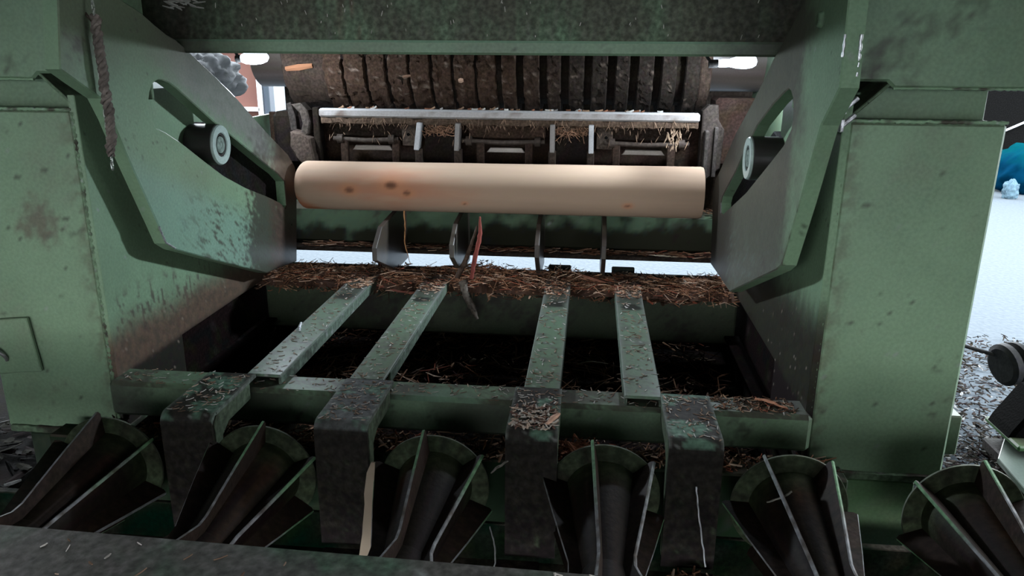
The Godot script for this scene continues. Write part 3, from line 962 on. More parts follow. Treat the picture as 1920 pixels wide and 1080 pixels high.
func build_pivot_shafts() -> void:
	for s: float in [-1.0, 1.0]:
		var y := 1.862 if s < 0 else 1.845
		var z := 0.985
		var o := Vector3(s * 1.365, y, z)
		thing("pivot_shaft", "round pivot shaft with a pale ring face, in the slot above the scratched green patch" if s < 0 else "round pivot shaft with a pale ring face, in the slot of the brown-smeared plate", "shaft", o, "pivot shafts in the plate slots")
		var d := Vector3(s, 0, 0)
		var mb := MB.new()
		mb.lathe(o, d, [Vector2(0.004, 0.05), Vector2(0.004, 0.100), Vector2(0.012, 0.108), Vector2(0.16, 0.108), Vector2(0.165, 0.115), Vector2(0.19, 0.115), Vector2(0.38, 0.115), Vector2(0.38, 0.001)], 48)
		part("barrel", mb, "plate", flat_paint(Color(0.022, 0.02, 0.019), 0.4))
		mb = MB.new()
		mb.lathe(o, d, [Vector2(0.02, 0.062), Vector2(0.0, 0.062), Vector2(-0.004, 0.066), Vector2(-0.004, 0.101), Vector2(0.004, 0.105), Vector2(0.01, 0.105)], 48)
		part("ring_face", mb, "plate", flat_paint(Color(0.25, 0.30, 0.275), 0.2), null, "pale grey-green ring")
		mb = MB.new()
		mb.lathe(o, d, [Vector2(0.06, 0.062), Vector2(0.022, 0.062), Vector2(0.022, 0.001)], 40)
		part("groove", mb, "grimy", flat_paint(OILY, 0.2))
		mb = MB.new()
		mb.lathe(o, d, [Vector2(0.03, 0.045), Vector2(0.004, 0.045), Vector2(0.0, 0.041), Vector2(0.0, 0.02), Vector2(0.004, 0.016), Vector2(0.004, 0.001)], 32)
		part("pin", mb, "worn", flat_paint(Color(0.16, 0.20, 0.175), 0.35), null, "grey-green centre pin")
		# the dark arm that carries the shaft, lying along the slot
		mb = MB.new()
		slab(mb, poly2([1.02, 1.95, 0.88, 1.97, -0.2, 1.45, -0.2, 1.22, 1.08, 1.76]), [], Vector3(s * 1.56, 0, 0), Vector3.BACK, Vector3.UP, Vector3(-s, 0, 0), 0.06, 0.06, 0.006)
		part("carrier_arm", mb, "grimy", grimy(Color(0.014, 0.012, 0.011), 0.1))


# ---------------------------------------------------------------- header beam, lamps, drum

func build_header() -> void:
	thing("header_beam", "broad dirt-streaked header beam across the top with a clean green lip below", "beam", Vector3(0, 2.33, 1.2))
	var mb := MB.new()
	mb.span(Vector3(-1.79, 2.36, 1.16), Vector3(1.79, 3.1, 1.20), 0.006, 0.016)
	var streak := func(p: Vector3, n: Vector3, col: Color) -> Color:
		var st := NB.get_noise_3dv(Vector3(p.x * 26.0, p.y * 3.0, 1.0))
		var a := NA.get_noise_3dv(Vector3(p.x * 2.2, p.y * 1.5, 8.0))
		col = lay(col, Color(0.078, 0.070, 0.054), 0.85 * smoothstep(-1.1, 0.2, a + 0.55 * st + 1.6 * (p.y - 2.55)))
		col = lay(col, Color(0.13, 0.145, 0.115), 0.5 * smoothstep(0.1, 0.6, st) * smoothstep(2.62, 2.42, p.y))
		col = lay(col, Color(0.12, 0.07, 0.05), 0.6 * smoothstep(0.12, 0.02, absf(p.x + 0.55) + 0.1 * absf(p.y - 2.46)) * smoothstep(-0.2, 0.4, st))
		return lay(col, GRIME, 0.85 * smoothstep(0.9, 1.45, absf(p.x) + 0.1 * st))  # darker towards both ends
	var web := part("web", mb, "worn", painted(0.02, 0.3, 0.0, streak))
	mb = MB.new()
	mb.span(Vector3(-1.79, 2.328, 0.9), Vector3(1.79, 2.392, 1.235), 0.010, 0.02)
	var lip := func(p: Vector3, n: Vector3, col: Color) -> Color:
		if n.y > 0.3:
			col = lay(col, Color(0.20, 0.32, 0.22), 0.8)  # highlight painted along the upturned corner
		return lay(col, GRIME, 0.9 * smoothstep(0.95, 1.4, absf(p.x) + 0.12 * NB.get_noise_3dv(p * 9.0)))  # lip darkens towards its two ends
	part("lip", mb, "paint", painted(0.05, 0.0, 0.05, lip, GREEN * 0.92), null, "clean green lip")
	mb = MB.new()
	mb.span(Vector3(-1.79, 2.40, -0.35), Vector3(1.79, 2.44, 1.16), 0.004, 0.2)
	mb.span(Vector3(-1.79, 2.75, -1.6), Vector3(1.79, 2.80, 1.16), 0.004, 0.2)
	mb.span(Vector3(-2.02, 1.70, -1.62), Vector3(2.3, 2.80, -1.58), 0.004, 0.2)
	part("light_cover", mb, "grimy", grimy())  # covers added to keep sky light off the drum and gaps
	# a pale patch of stuck fibre on the web
	mb = MB.new()
	var r := RandomNumberGenerator.new()
	r.seed = 3
	for i in 26:
		mb.col = Color(0.25, 0.24, 0.22) * r.randf_range(0.6, 1.2)
		mb.chip(Vector3(-1.38 + r.randf_range(-0.09, 0.09), 2.555 + r.randf_range(-0.02, 0.03), 1.205), Vector3(1, r.randf_range(-0.6, 0.4), 0.1), Vector3(0.2, 1, 0.1), r.randf_range(0.03, 0.07), 0.008, 0.004, 0.2)
	for i in 40:
		mb.col = Color(0.3, 0.28, 0.25) * r.randf_range(0.5, 1.2)
		mb.chip(Vector3(r.randf_range(-1.3, 1.4), r.randf_range(2.41, 2.6), 1.203), Vector3(r.randf_range(-0.4, 0.4), 1, 0.1), Vector3(1, 0, 0), r.randf_range(0.008, 0.025), 0.004, 0.002, 0.0)
	var o := part("stuck_fibre", mb, "wood", flat_paint(DUST), web)
	o.set_meta("kind", "stuff")


func build_lamps() -> void:
	for s: float in [-1.0, 1.0]:
		var at := Vector3(-1.567, 2.30, 0.0) if s < 0 else Vector3(1.448, 2.295, 0.0)
		thing("lamp_bulb", "glowing white lamp bulb under the header, beside the grey cloth bundle" if s < 0 else "glowing white lamp bulb with a long neck under the header, above the brown-smeared plate", "lamp", at, "lamps under the header")
		var d := Vector3(1, 0.06, 0)
		var mb := MB.new()
		if s < 0:
			mb.lathe(at - d * 0.088, d, [Vector2(0, 0.001), Vector2(0.0, 0.024), Vector2(0.024, 0.034), Vector2(0.07, 0.041), Vector2(0.13, 0.038), Vector2(0.162, 0.028), Vector2(0.176, 0.012), Vector2(0.178, 0.001)], 24, true)
		else:
			mb.lathe(at - d * 0.115, d, [Vector2(0, 0.001), Vector2(0.0, 0.021), Vector2(0.02, 0.023), Vector2(0.07, 0.023), Vector2(0.11, 0.034), Vector2(0.16, 0.039), Vector2(0.2, 0.036), Vector2(0.222, 0.024), Vector2(0.23, 0.001)], 24, true)
		part("bulb", mb, "bulb", flat_paint(Color.WHITE, 0.0), null, "glowing white bulb")
		mb = MB.new()
		var e := at - d * (0.105 if s < 0 else 0.15)
		mb.lathe(e - d * 0.02, d, [Vector2(0, 0.001), Vector2(0, 0.024), Vector2(0.05, 0.024), Vector2(0.06, 0.02), Vector2(0.06, 0.001)], 20)
		mb.tube(PackedVector3Array([e, e + Vector3(-0.03, 0.04, -0.02), e + Vector3(-0.05, 0.11, -0.04)]), [0.01], 8)
		part("socket", mb, "grimy", flat_paint(Color(0.03, 0.03, 0.03)))
		var l := OmniLight3D.new()
		l.name = "lamp_light"
		l.light_color = Color(0.90, 0.95, 1.0)
		l.light_energy = 1.8
		l.light_size = 0.06
		l.omni_range = 30.0
		l.omni_attenuation = 2.0
		l.shadow_enabled = true
		l.position = Vector3(0, -0.055, 0.0)
		cur_thing.add_child(l)
		var sp := SpotLight3D.new()                       # added spot under the bulb, aimed to brighten the opposite slotted plate
		sp.name = "added_beam"
		sp.light_color = Color(0.88, 0.95, 1.0)
		sp.light_energy = 13.0
		sp.light_size = 0.08
		sp.spot_angle = 31.0
		sp.spot_angle_attenuation = 1.2
		sp.spot_range = 30.0
		sp.spot_attenuation = 2.0
		sp.shadow_enabled = true
		var pos := Vector3(0, -0.06, 0.0)
		var aim := (Vector3(1.38, 1.45, 1.2) if s < 0 else Vector3(-1.38, 1.25, 0.95)) - at
		sp.transform = Transform3D(Basis.looking_at(aim.normalized()), pos)
		cur_thing.add_child(sp)


func build_drum() -> void:
	var c := Vector3(0, 2.30, -0.95)
	thing("ribbed_drum", "long ribbed drum caked with brown bark under the header", "drum", c)
	var core := MB.new()
	core.lathe(Vector3(-1.30, c.y, c.z), Vector3.RIGHT, [Vector2(0, 0.27), Vector2(0.0, 0.365), Vector2(0.9, 0.36), Vector2(1.25, 0.35), Vector2(1.3, 0.31), Vector2(2.62, 0.31), Vector2(2.62, 0.001)], 64, false, 0.0, TAU, 0.02, NB)
	part("core", core, "bark", grimy(Color(0.024, 0.018, 0.014), 0.1))
	for i in 17:
		var x := -1.255 + i * 0.157
		var left := x < -0.02
		var w := (0.138 if left else 0.104) + 0.008 * sin(i * 2.3)
		var r := 0.388 + 0.005 * sin(i * 1.7)
		var mb := MB.new()
		var prof := []
		prof.append(Vector2(0, 0.30))
		prof.append(Vector2(0.0, r - 0.012))
		for k in 7:
			prof.append(Vector2(lerpf(0.008, w - 0.008, k / 6.0), r))
		prof.append(Vector2(w, r - 0.012))
		prof.append(Vector2(w, 0.30))
		mb.lathe(Vector3(x - w * 0.5, c.y, c.z), Vector3.RIGHT, prof, 150, false, 0.0, TAU, 0.045, NB)
		var light_fade := lerpf(1.0, 0.62, smoothstep(-0.2, 1.2, x))  # rings painted darker to the right, as if lit from the left
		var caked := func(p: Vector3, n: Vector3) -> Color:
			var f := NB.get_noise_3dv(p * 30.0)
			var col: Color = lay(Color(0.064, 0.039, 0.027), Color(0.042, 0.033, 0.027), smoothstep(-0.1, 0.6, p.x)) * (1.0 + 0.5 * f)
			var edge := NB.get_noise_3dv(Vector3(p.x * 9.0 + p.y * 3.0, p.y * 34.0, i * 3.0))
			return lay(col, Color(0.26, 0.20, 0.16), 0.8 * smoothstep(0.33, 0.6, edge)) * light_fade
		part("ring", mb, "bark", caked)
	for s: float in [-1.0, 1.0]:
		var mb := MB.new()
		mb.lathe(Vector3(s * 1.30, c.y + 0.02, c.z), Vector3(s, 0, 0), [Vector2(0.0, 0.001), Vector2(0.0, 0.235), Vector2(0.62, 0.235), Vector2(0.63, 0.225), Vector2(0.63, 0.001)], 48)
		part("hub", mb, "plate", grimy(Color(0.045, 0.036, 0.031), 0.15), null, "smooth dark end hub")
		mb = MB.new()
		var long := 0.33 if s < 0 else 0.08
		var cp := [Vector2(0, 0.2), Vector2(0, 0.355)]
		for k in 8:
			cp.append(Vector2(0.01 + (long - 0.02) * k / 7.0, 0.365))
		cp.append(Vector2(long, 0.35))
		cp.append(Vector2(long, 0.2))
		mb.lathe(Vector3(s * 1.31, c.y, c.z), Vector3(s, 0, 0), cp, 96, false, 0.0, TAU, 0.03, NB)
		part("end_collar", mb, "bark", grimy(Color(0.05, 0.035, 0.027), 0.3))
	# bark lodged on the drum
	for k in 3:
		var mb := MB.new()
		mb.col = [Color(0.24, 0.11, 0.06), Color(0.42, 0.27, 0.19), Color(0.2, 0.12, 0.08)][k]
		var at: Vector3 = [Vector3(-1.50, 2.235, -0.578), Vector3(-0.335, 2.155, -0.58), Vector3(-0.72, 2.18, -0.58)][k]
		mb.chip(at, Vector3(1, 0.12, -0.02), Vector3(0, 1, 0.2), [0.20, 0.035, 0.06][k], [0.045, 0.035, 0.022][k], 0.02, 0.05, 0.4)
		part("bark_piece", mb, "wood", flat_paint(RUST), null, ["long orange strip of bark", "small pale wood chip", "small brown wood chip"][k])


# ---------------------------------------------------------------- carriage behind the log: bright bar, panels, rods, clamps

func build_carriage() -> void:
	thing("knife_carriage", "brown fibre-matted carriage behind the log, topped by a long bright steel bar", "carriage", Vector3(0, 1.5, -0.5))
	var mb := MB.new()
	mb.span(Vector3(-1.31, 1.905, -0.46), Vector3(1.305, 1.965, -0.385), 0.012, 0.04)
	for i in mb.v.size():
		mb.v[i].y -= 0.0
	var bar_paint := func(p: Vector3, n: Vector3) -> Color:
		var f := NB.get_noise_3dv(Vector3(p.x * 9.0, p.y * 50.0, p.z * 20.0))
		var col := Color(0.40, 0.395, 0.395) * (1.0 + 0.1 * f)
		if n.y < 0.5:  # front painted darker than the lit-looking top, plus brown dirt
			col = lay(Color(0.27, 0.25, 0.24), Color(0.12, 0.085, 0.07), smoothstep(0.1, 0.55, f + 0.3 * NA.get_noise_3dv(p * 3.0)))
		return col
	part("bright_bar", mb, "plate", bar_paint, null, "long bright steel bar")
	mb = MB.new()
	mb.span(Vector3(-1.30, 1.862, -0.47), Vector3(1.30, 1.905, -0.40), 0.004, 0.03)
	for i in mb.v.size():
		var q := mb.v[i]
		mb.v[i] = q + Vector3(0, 0, 0.02) * NB.get_noise_3dv(q * 20.0) + Vector3(0, 0.014, 0) * NB.get_noise_3dv(q * 34.0)
	part("matted_strip", mb, "bark", flat_paint(Color(0.10, 0.068, 0.048), 0.6))
	mb = MB.new()
	mb.span(Vector3(-1.76, 1.27, -0.64), Vector3(1.76, 1.92, -0.60), 0.004, 0.06)
	part("back_panel", mb, "bark", flat_paint(Color(0.030, 0.019, 0.014), 0.5))
	# recessed bays: left, centre, right
	for bay in 3:
		var xa: float = [-1.25, -0.27, 0.66][bay]
		var xb: float = [-0.66, 0.27, 1.25][bay]
		var y0 := 1.76
		mb = MB.new()
		mb.span(Vector3(xa, y0 + 0.01, -0.55), Vector3(xb, 1.865, -0.50), 0.008, 0.03)
		for i in mb.v.size():
			mb.v[i].z += 0.02 * NB.get_noise_3dv(mb.v[i] * 16.0)
		part("bay_panel", mb, "bark", flat_paint(Color(0.058, 0.037, 0.027) if bay == 1 else Color(0.034, 0.024, 0.019), 0.5))
		mb = MB.new()
		var p0 := xa + (0.02 if bay != 1 else -0.04)
		var p1 := xb + (-0.10 if bay == 0 else 0.0)
		mb.tube(PackedVector3Array([Vector3(p0, y0 - 0.005, -0.44), Vector3((p0 + p1) / 2, y0 - 0.015, -0.435), Vector3(p1, y0 - 0.005, -0.44)]), [0.016], 12)
		for e: float in [p0 + 0.05, p1 - 0.05]:
			mb.lathe(Vector3(e - 0.02, y0 - 0.006, -0.44), Vector3.RIGHT, [Vector2(0, 0.001), Vector2(0, 0.032), Vector2(0.04, 0.032), Vector2(0.04, 0.001)], 16)
		part("rod", mb, "worn", flat_paint(Color(0.075, 0.058, 0.048), 0.4))
		for e: float in [lerpf(xa, xb, 0.17), lerpf(xa, xb, 0.80)]:
			mb = MB.new()
			mb.box(Vector3(e, 1.63, -0.44), Vector3(0.055, 0.25, 0.03), 0.006, 0.05)
			part("leg", mb, "bark", flat_paint(Color(0.045, 0.029, 0.022), 0.4))
		mb = MB.new()
		var l0 := lerpf(xa, xb, 0.24)
		var l1 := lerpf(xa, xb, 0.74)
		slab(mb, poly2([l0, 1.672, l1, 1.672, l1 - 0.025, 1.705, l0 + 0.025, 1.705]), [], Vector3(0, 0, -0.50), Vector3.RIGHT, Vector3.UP, Vector3.BACK, 0.02, 0.05, 0.004)  # pale strip across the bay
		part("pale_strip", mb, "plate", flat_paint(Color(0.30, 0.26, 0.23), 0.3), null, "pale flat strip")
	# uprights between the bays
	for k in 4:
		var x: float = [-0.605, -0.33, 0.325, 0.588][k]
		mb = MB.new()
		var bs := Basis(Vector3.BACK, [-0.14, -0.06, 0.0, 0.02][k])
		mb.box(Vector3(x, 1.785, -0.40), Vector3(0.034, 0.19, 0.09), 0.004, 0.04, bs)
		var up := part("upright", mb, "plate", flat_paint(Color(0.36, 0.36, 0.37) if k in [0, 3] else Color(0.13, 0.115, 0.105), 0.25), null, "pale grey upright" if k in [0, 3] else "dark grey upright")
		mb = MB.new()
		mb.box(Vector3(x, 1.62, -0.41), Vector3(0.05, 0.16, 0.07), 0.006, 0.05)
		part("upright_foot", mb, "bark", flat_paint(Color(0.055, 0.04, 0.032), 0.4), up, "brown foot")
	for s: float in [-1.0, 1.0]:
		mb = MB.new()
		mb.span(Vector3(s * 0.46 - 0.115, 1.45, -0.49), Vector3(s * 0.46 + 0.115, 1.80, -0.44), 0.006, 0.03)
		part("blank_panel", mb, "bark", flat_paint(Color(0.020, 0.015, 0.013), 0.3))
		mb = MB.new()
		mb.span(Vector3(s * 0.46 - 0.11, 1.80, -0.48), Vector3(s * 0.46 + 0.11, 1.868, -0.42), 0.02, 0.02)
		for i in mb.v.size():
			mb.v[i] += Vector3(0, 0.02, 0.03) * NB.get_noise_3dv(mb.v[i] * 18.0)
		part("fibre_pad", mb, "bark", flat_paint(Color(0.13, 0.082, 0.056), 0.6))
		mb = MB.new()
		mb.span(Vector3(s * 0.68 - 0.055, 1.71, -0.46), Vector3(s * 0.68 + 0.055, 1.855, -0.445), 0.004, 0.03)
		var dp := part("drilled_plate", mb, "bark", flat_paint(Color(0.075, 0.057, 0.046), 0.35))
		mb = MB.new()
		mb.lathe(Vector3(s * 0.69, 1.79, -0.440), Vector3.BACK, [Vector2(-0.004, 0.011), Vector2(0, 0.011), Vector2(0.001, 0.001)], 14)
		part("bolt_hole", mb, "grimy", flat_paint(Color(0.005, 0.005, 0.005)), dp)
	# end clamps
	mb = MB.new()
	slab(mb, poly2([-1.50, 1.99, -1.43, 2.00, -1.385, 1.95, -1.37, 1.87, -1.385, 1.79, -1.43, 1.755, -1.475, 1.765, -1.44, 1.80, -1.425, 1.86, -1.44, 1.93]), [], Vector3(0, 0, -0.47), Vector3.RIGHT, Vector3.UP, Vector3.BACK, 0.10, 0.03, 0.008)
	part("hook_clamp", mb, "bark", flat_paint(Color(0.055, 0.045, 0.038), 0.4))
	mb = MB.new()
	slab(mb, poly2([-1.56, 1.99, -1.53, 2.0, -1.50, 1.9, -1.495, 1.80, -1.54, 1.80]), [], Vector3(0, 0, -0.5), Vector3.RIGHT, Vector3.UP, Vector3.BACK, 0.06, 0.03, 0.006)
	part("hook_clamp", mb, "bark", flat_paint(Color(0.04, 0.034, 0.03), 0.4))
	mb = MB.new()
	slab(mb, poly2([-1.50, 1.81, -1.42, 1.80, -1.36, 1.76, -1.335, 1.60, -1.40, 1.56, -1.47, 1.62, -1.51, 1.70]), [], Vector3(0, 0, -0.46), Vector3.RIGHT, Vector3.UP, Vector3.BACK, 0.14, 0.03, 0.012)
	for i in mb.v.size():
		mb.v[i] += Vector3(0.01, 0.01, 0.015) * NB.get_noise_3dv(mb.v[i] * 14.0)
	part("end_bracket", mb, "bark", flat_paint(Color(0.070, 0.052, 0.042), 0.4), null, "chewed grey-brown bracket")
	mb = MB.new()
	mb.span(Vector3(-1.70, 1.55, -0.75), Vector3(-1.40, 1.93, -0.50), 0.03, 0.05)
	mb.span(Vector3(-1.36, 1.50, -0.50), Vector3(-1.315, 1.97, -0.40), 0.006, 0.05)
	part("end_block", mb, "bark", flat_paint(Color(0.016, 0.0115, 0.0095), 0.4))
	mb = MB.new()
	slab(mb, poly2([1.32, 1.98, 1.36, 2.02, 1.42, 2.02, 1.43, 1.92, 1.47, 1.86, 1.46, 1.60, 1.37, 1.52, 1.32, 1.52]), [], Vector3(0, 0, -0.50), Vector3.RIGHT, Vector3.UP, Vector3.BACK, 0.11, 0.04, 0.008)
	part("end_bracket", mb, "bark", flat_paint(Color(0.045, 0.036, 0.031), 0.4))
	mb = MB.new()
	mb.span(Vector3(1.42, 1.60, -0.80), Vector3(1.70, 2.06, -0.52), 0.02, 0.05)
	part("end_block", mb, "bark", flat_paint(Color(0.036, 0.022, 0.017), 0.4))
	mb = MB.new()
	mb.span(Vector3(1.335, 1.45, -0.38), Vector3(1.36, 1.86, -0.30), 0.004, 0.05)
	mb.span(Vector3(1.40, 1.55, -0.42), Vector3(1.425, 1.88, -0.34), 0.004, 0.05)
	part("side_bar", mb, "bark", flat_paint(Color(0.06, 0.052, 0.047), 0.4))
	# loose fibre hanging off the carriage
	mb = MB.new()
	var r := RandomNumberGenerator.new()
	r.seed = 5
	for i in 330:
		var x := r.randf_range(-1.25, 1.28)
		mb.col = Color(0.22, 0.145, 0.10) * r.randf_range(0.3, 1.25)
		var low := r.randf() < 0.18
		mb.chip(Vector3(x, r.randf_range(1.74, 1.86) if low else r.randf_range(1.845, 1.90), r.randf_range(-0.43, -0.385)), Vector3(r.randf_range(-0.7, 0.7), -1, r.randf_range(-0.2, 0.5)), Vector3(1, 0.3, 0), r.randf_range(0.02, 0.065), r.randf_range(0.003, 0.007), 0.003, r.randf_range(-0.4, 0.4), 0.8)
	for i in 90:
		var s := -0.46 if i % 2 == 0 else 0.46
		mb.col = Color(0.30, 0.17, 0.11) * r.randf_range(0.5, 1.2)
		mb.chip(Vector3(s + r.randf_range(-0.11, 0.11), r.randf_range(1.79, 1.85), -0.40), Vector3(r.randf_range(-1, 1), r.randf_range(-0.8, 0.5), 0.2), Vector3(0, 0.3, 1), r.randf_range(0.03, 0.09), 0.006, 0.004, 0.3, 0.8)
	for i in 30:
		mb.col = Color(0.38, 0.27, 0.19) * r.randf_range(0.5, 1.2)
		mb.chip(Vector3(1.14 + r.randf_range(-0.05, 0.05), r.randf_range(1.73, 1.85), -0.42), Vector3(r.randf_range(-0.6, 0.6), 1, 0.2), Vector3(1, 0.3, 0.4), r.randf_range(0.03, 0.07), 0.01, 0.004, 0.3, 0.8)
	for i in 46:
		mb.col = [Color(0.5, 0.48, 0.45), Color(0.22, 0.10, 0.06), Color(0.32, 0.2, 0.13)][i % 3] * r.randf_range(0.4, 1.2)
		mb.chip(Vector3(r.randf_range(-1.2, 1.25), 1.972, -0.43 + r.randf_range(-0.03, 0.02)), Vector3(1, r.randf_range(-0.1, 0.6), 0.2), Vector3(0, 0.4, 1), r.randf_range(0.015, 0.06), 0.018, 0.012, 0.2)
	var o := part("loose_fibre", mb, "wood", flat_paint(DUST))
	o.set_meta("kind", "stuff")


# ---------------------------------------------------------------- the peeled log

func build_log() -> void:
	var mb := MB.new()
	var x0 := -1.325
	var x1 := 1.295
	var nx := 170
	var ns := 72
	var s := mb.v.size()
	for i in nx + 1:
		var f := float(i) / nx
		var x := lerpf(x0, x1, f)
		var r := lerpf(0.158, 0.163, f)
		r *= 1.0 - 0.26 * pow(maxf(0.0, 1.0 - f / 0.022), 2.2)        # rounded butt
		r -= 0.004 * smoothstep(0.997, 1.0, f)
		var c := Vector3(x, 1.497 + 0.008 * (f - 0.5), 0.0)
		for k in ns + 1:
			var a := TAU * k / ns
			var e := Vector3(0, sin(a), cos(a))
			var rr := r * (1.0 + 0.006 * NA.get_noise_3dv(Vector3(x * 1.5, e.y, e.z) * 1.2))
			mb.vert(c + e * rr, e if f > 0.03 else (e - Vector3(0.8 * (1.0 - f / 0.03), 0, 0)).normalized())
	for i in nx:
		for k in ns:
			var q := s + i * (ns + 1) + k
			mb.tri(q, q + 1, q + ns + 2)
			mb.tri(q, q + ns + 2, q + ns + 1)
	for e: int in [0, nx]:
		var d := Vector3(-1, 0, 0) if e == 0 else Vector3(1, 0, 0)
		var cc := mb.vert(Vector3(x0 if e == 0 else x1, 1.497, 0), d)
		var f := mb.v.size()
		for k in ns + 1:
			mb.vert(mb.v[s + e * (ns + 1) + k], d)
		for k in ns:
			mb.tri(cc, f + k, f + k + 1)
	# knot positions on the camera side: (x, angle)
	var knots := [[-0.672, 0.20, 0.034], [-0.945, -0.03, 0.026], [-0.570, -0.10, 0.022], [0.83, -0.42, 0.014], [-0.2, -0.5, 0.01]]
	var log_paint := func(p: Vector3, n: Vector3) -> Color:
		var ang := atan2(p.y - 1.497, p.z)
		var g := NB.get_noise_3dv(Vector3(p.x * 1.6, ang * 9.0, 0.0))
		var b := NA.get_noise_3dv(Vector3(p.x * 0.9, ang * 1.4, 4.0))
		var col := Color(0.262, 0.184, 0.132) * (1.0 + 0.05 * g + 0.08 * b)
		# flame-shaped pink heart figure round the knots
		var pink := smoothstep(0.62, 0.06, absf(p.x + 0.66) * 0.70 + absf(ang - 0.05 + 0.25 * (p.x + 0.7)) * 0.40 + 0.16 * NA.get_noise_3dv(Vector3(p.x * 2.2, ang * 2.6, 1.0)))
		col = lay(col, Color(0.285, 0.130, 0.080), 0.85 * pink)
		col = lay(col, Color(0.31, 0.205, 0.14), 0.5 * smoothstep(0.1, 0.5, NA.get_noise_3dv(Vector3(p.x * 2.6 + ang, ang * 2.0 - p.x, 7.0))) * pink)
		for k: Array in knots:
			var d := Vector2((p.x - k[0]) * 0.62, (ang - k[1]) * 0.16).length()
			col = lay(col, Color(0.34, 0.15, 0.08), 0.75 * smoothstep(k[2] * 2.6, k[2] * 0.6, d))
			col = lay(col, Color(0.085, 0.04, 0.025), 0.9 * smoothstep(k[2] * 1.0, k[2] * 0.35, d))
		# brown remnant of bark at the butt
		col = lay(col, Color(0.26, 0.095, 0.045), 0.9 * smoothstep(0.16, 0.03, (p.x + 1.325) + 0.22 * (ang + 0.75) + 0.05 * g) * smoothstep(0.1, -0.5, ang))
		if n.x > 0.9:
			col = Color(0.42, 0.33, 0.26) * (1.0 + 0.1 * sin(Vector2(p.y - 1.497, p.z).length() * 160.0))
		return col
	solo("peeled_log", mb, "wood", log_paint, "pale peeled log with three dark knots, resting between the slotted plates", "log", Vector3(0, 1.33, 0))


# ---------------------------------------------------------------- bed under the log

func build_bed() -> void:
	thing("bed_beam", "dark green bed beam under the log, with grey upright supports standing before it", "beam", Vector3(0, 0.97, -0.35))
	var mb := MB.new()
	mb.span(Vector3(-1.79, 1.02, -0.52), Vector3(1.79, 1.30, -0.30), 0.03, 0.02)
	var bed_shade := func(p: Vector3, n: Vector3, col: Color) -> Color:  # shade painted into the lower and right part of the beam
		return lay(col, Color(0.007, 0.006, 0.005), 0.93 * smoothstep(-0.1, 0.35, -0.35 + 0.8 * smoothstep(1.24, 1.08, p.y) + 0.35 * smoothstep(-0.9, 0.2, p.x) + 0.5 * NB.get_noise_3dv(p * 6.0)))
	part("beam", mb, "wood", painted(0.46, 0.9, 0.05, bed_shade, GREEN * 0.36))
	mb = MB.new()
	mb.span(Vector3(-1.79, 0.985, -0.50), Vector3(1.79, 1.015, -0.22), 0.006, 0.03)
	part("ledge", mb, "grimy", grimy(Color(0.03, 0.024, 0.02), 0.3))
	for k in 4:
		var x: float = [-0.70, -0.25, 0.277, 0.692][k]
		mb = MB.new()
		var fr: float = [0.50, 0.36, 0.30, 0.28][k]
		slab(mb, poly2([-0.30, 1.345, 0.0, 1.325, fr - 0.15, 1.30, fr, 1.20, fr, 1.12, 0.12, 0.97, -0.1, 0.93, -0.30, 0.93]), [], Vector3(x - 0.014, 0, 0), Vector3.BACK, Vector3.UP, Vector3.RIGHT, 0.028, 0.02, 0.004)
		part("support", mb, "plate", painted(0.5, 0.2, 0.05, null, Color(0.036, 0.028, 0.023)), null, "grey-brown upright support plate")
	mb = MB.new()
	var r := RandomNumberGenerator.new()
	r.seed = 9
	for i in 420:
		mb.col = strip_color() * 0.8
		mb.chip(Vector3(r.randf_range(-1.42, 1.45), 1.02 + r.randf() * 0.02, r.randf_range(-0.30, -0.22)), Vector3(1, r.randf_range(-0.2, 0.25), r.randf_range(-0.5, 0.5)), Vector3(0, 0.3, 1), r.randf_range(0.03, 0.13), r.randf_range(0.006, 0.018), 0.006, r.randf_range(-0.2, 0.2))
	for i in 420:
		mb.col = strip_color() * 0.8
		mb.chip(Vector3(r.randf_range(-1.32, 1.45), 1.305 + r.randf() * 0.025, r.randf_range(-0.36, -0.29)), Vector3(1, r.randf_range(-0.5, 0.25), r.randf_range(-0.5, 0.5)), Vector3(0, 0.3, 1), r.randf_range(0.02, 0.08), r.randf_range(0.006, 0.016), 0.006, r.randf_range(-0.2, 0.2))
	var o := part("bark_litter", mb, "wood", flat_paint(RUST))
	o.set_meta("kind", "stuff")


# ---------------------------------------------------------------- feed: rear sill, rails, front cross beam, stops

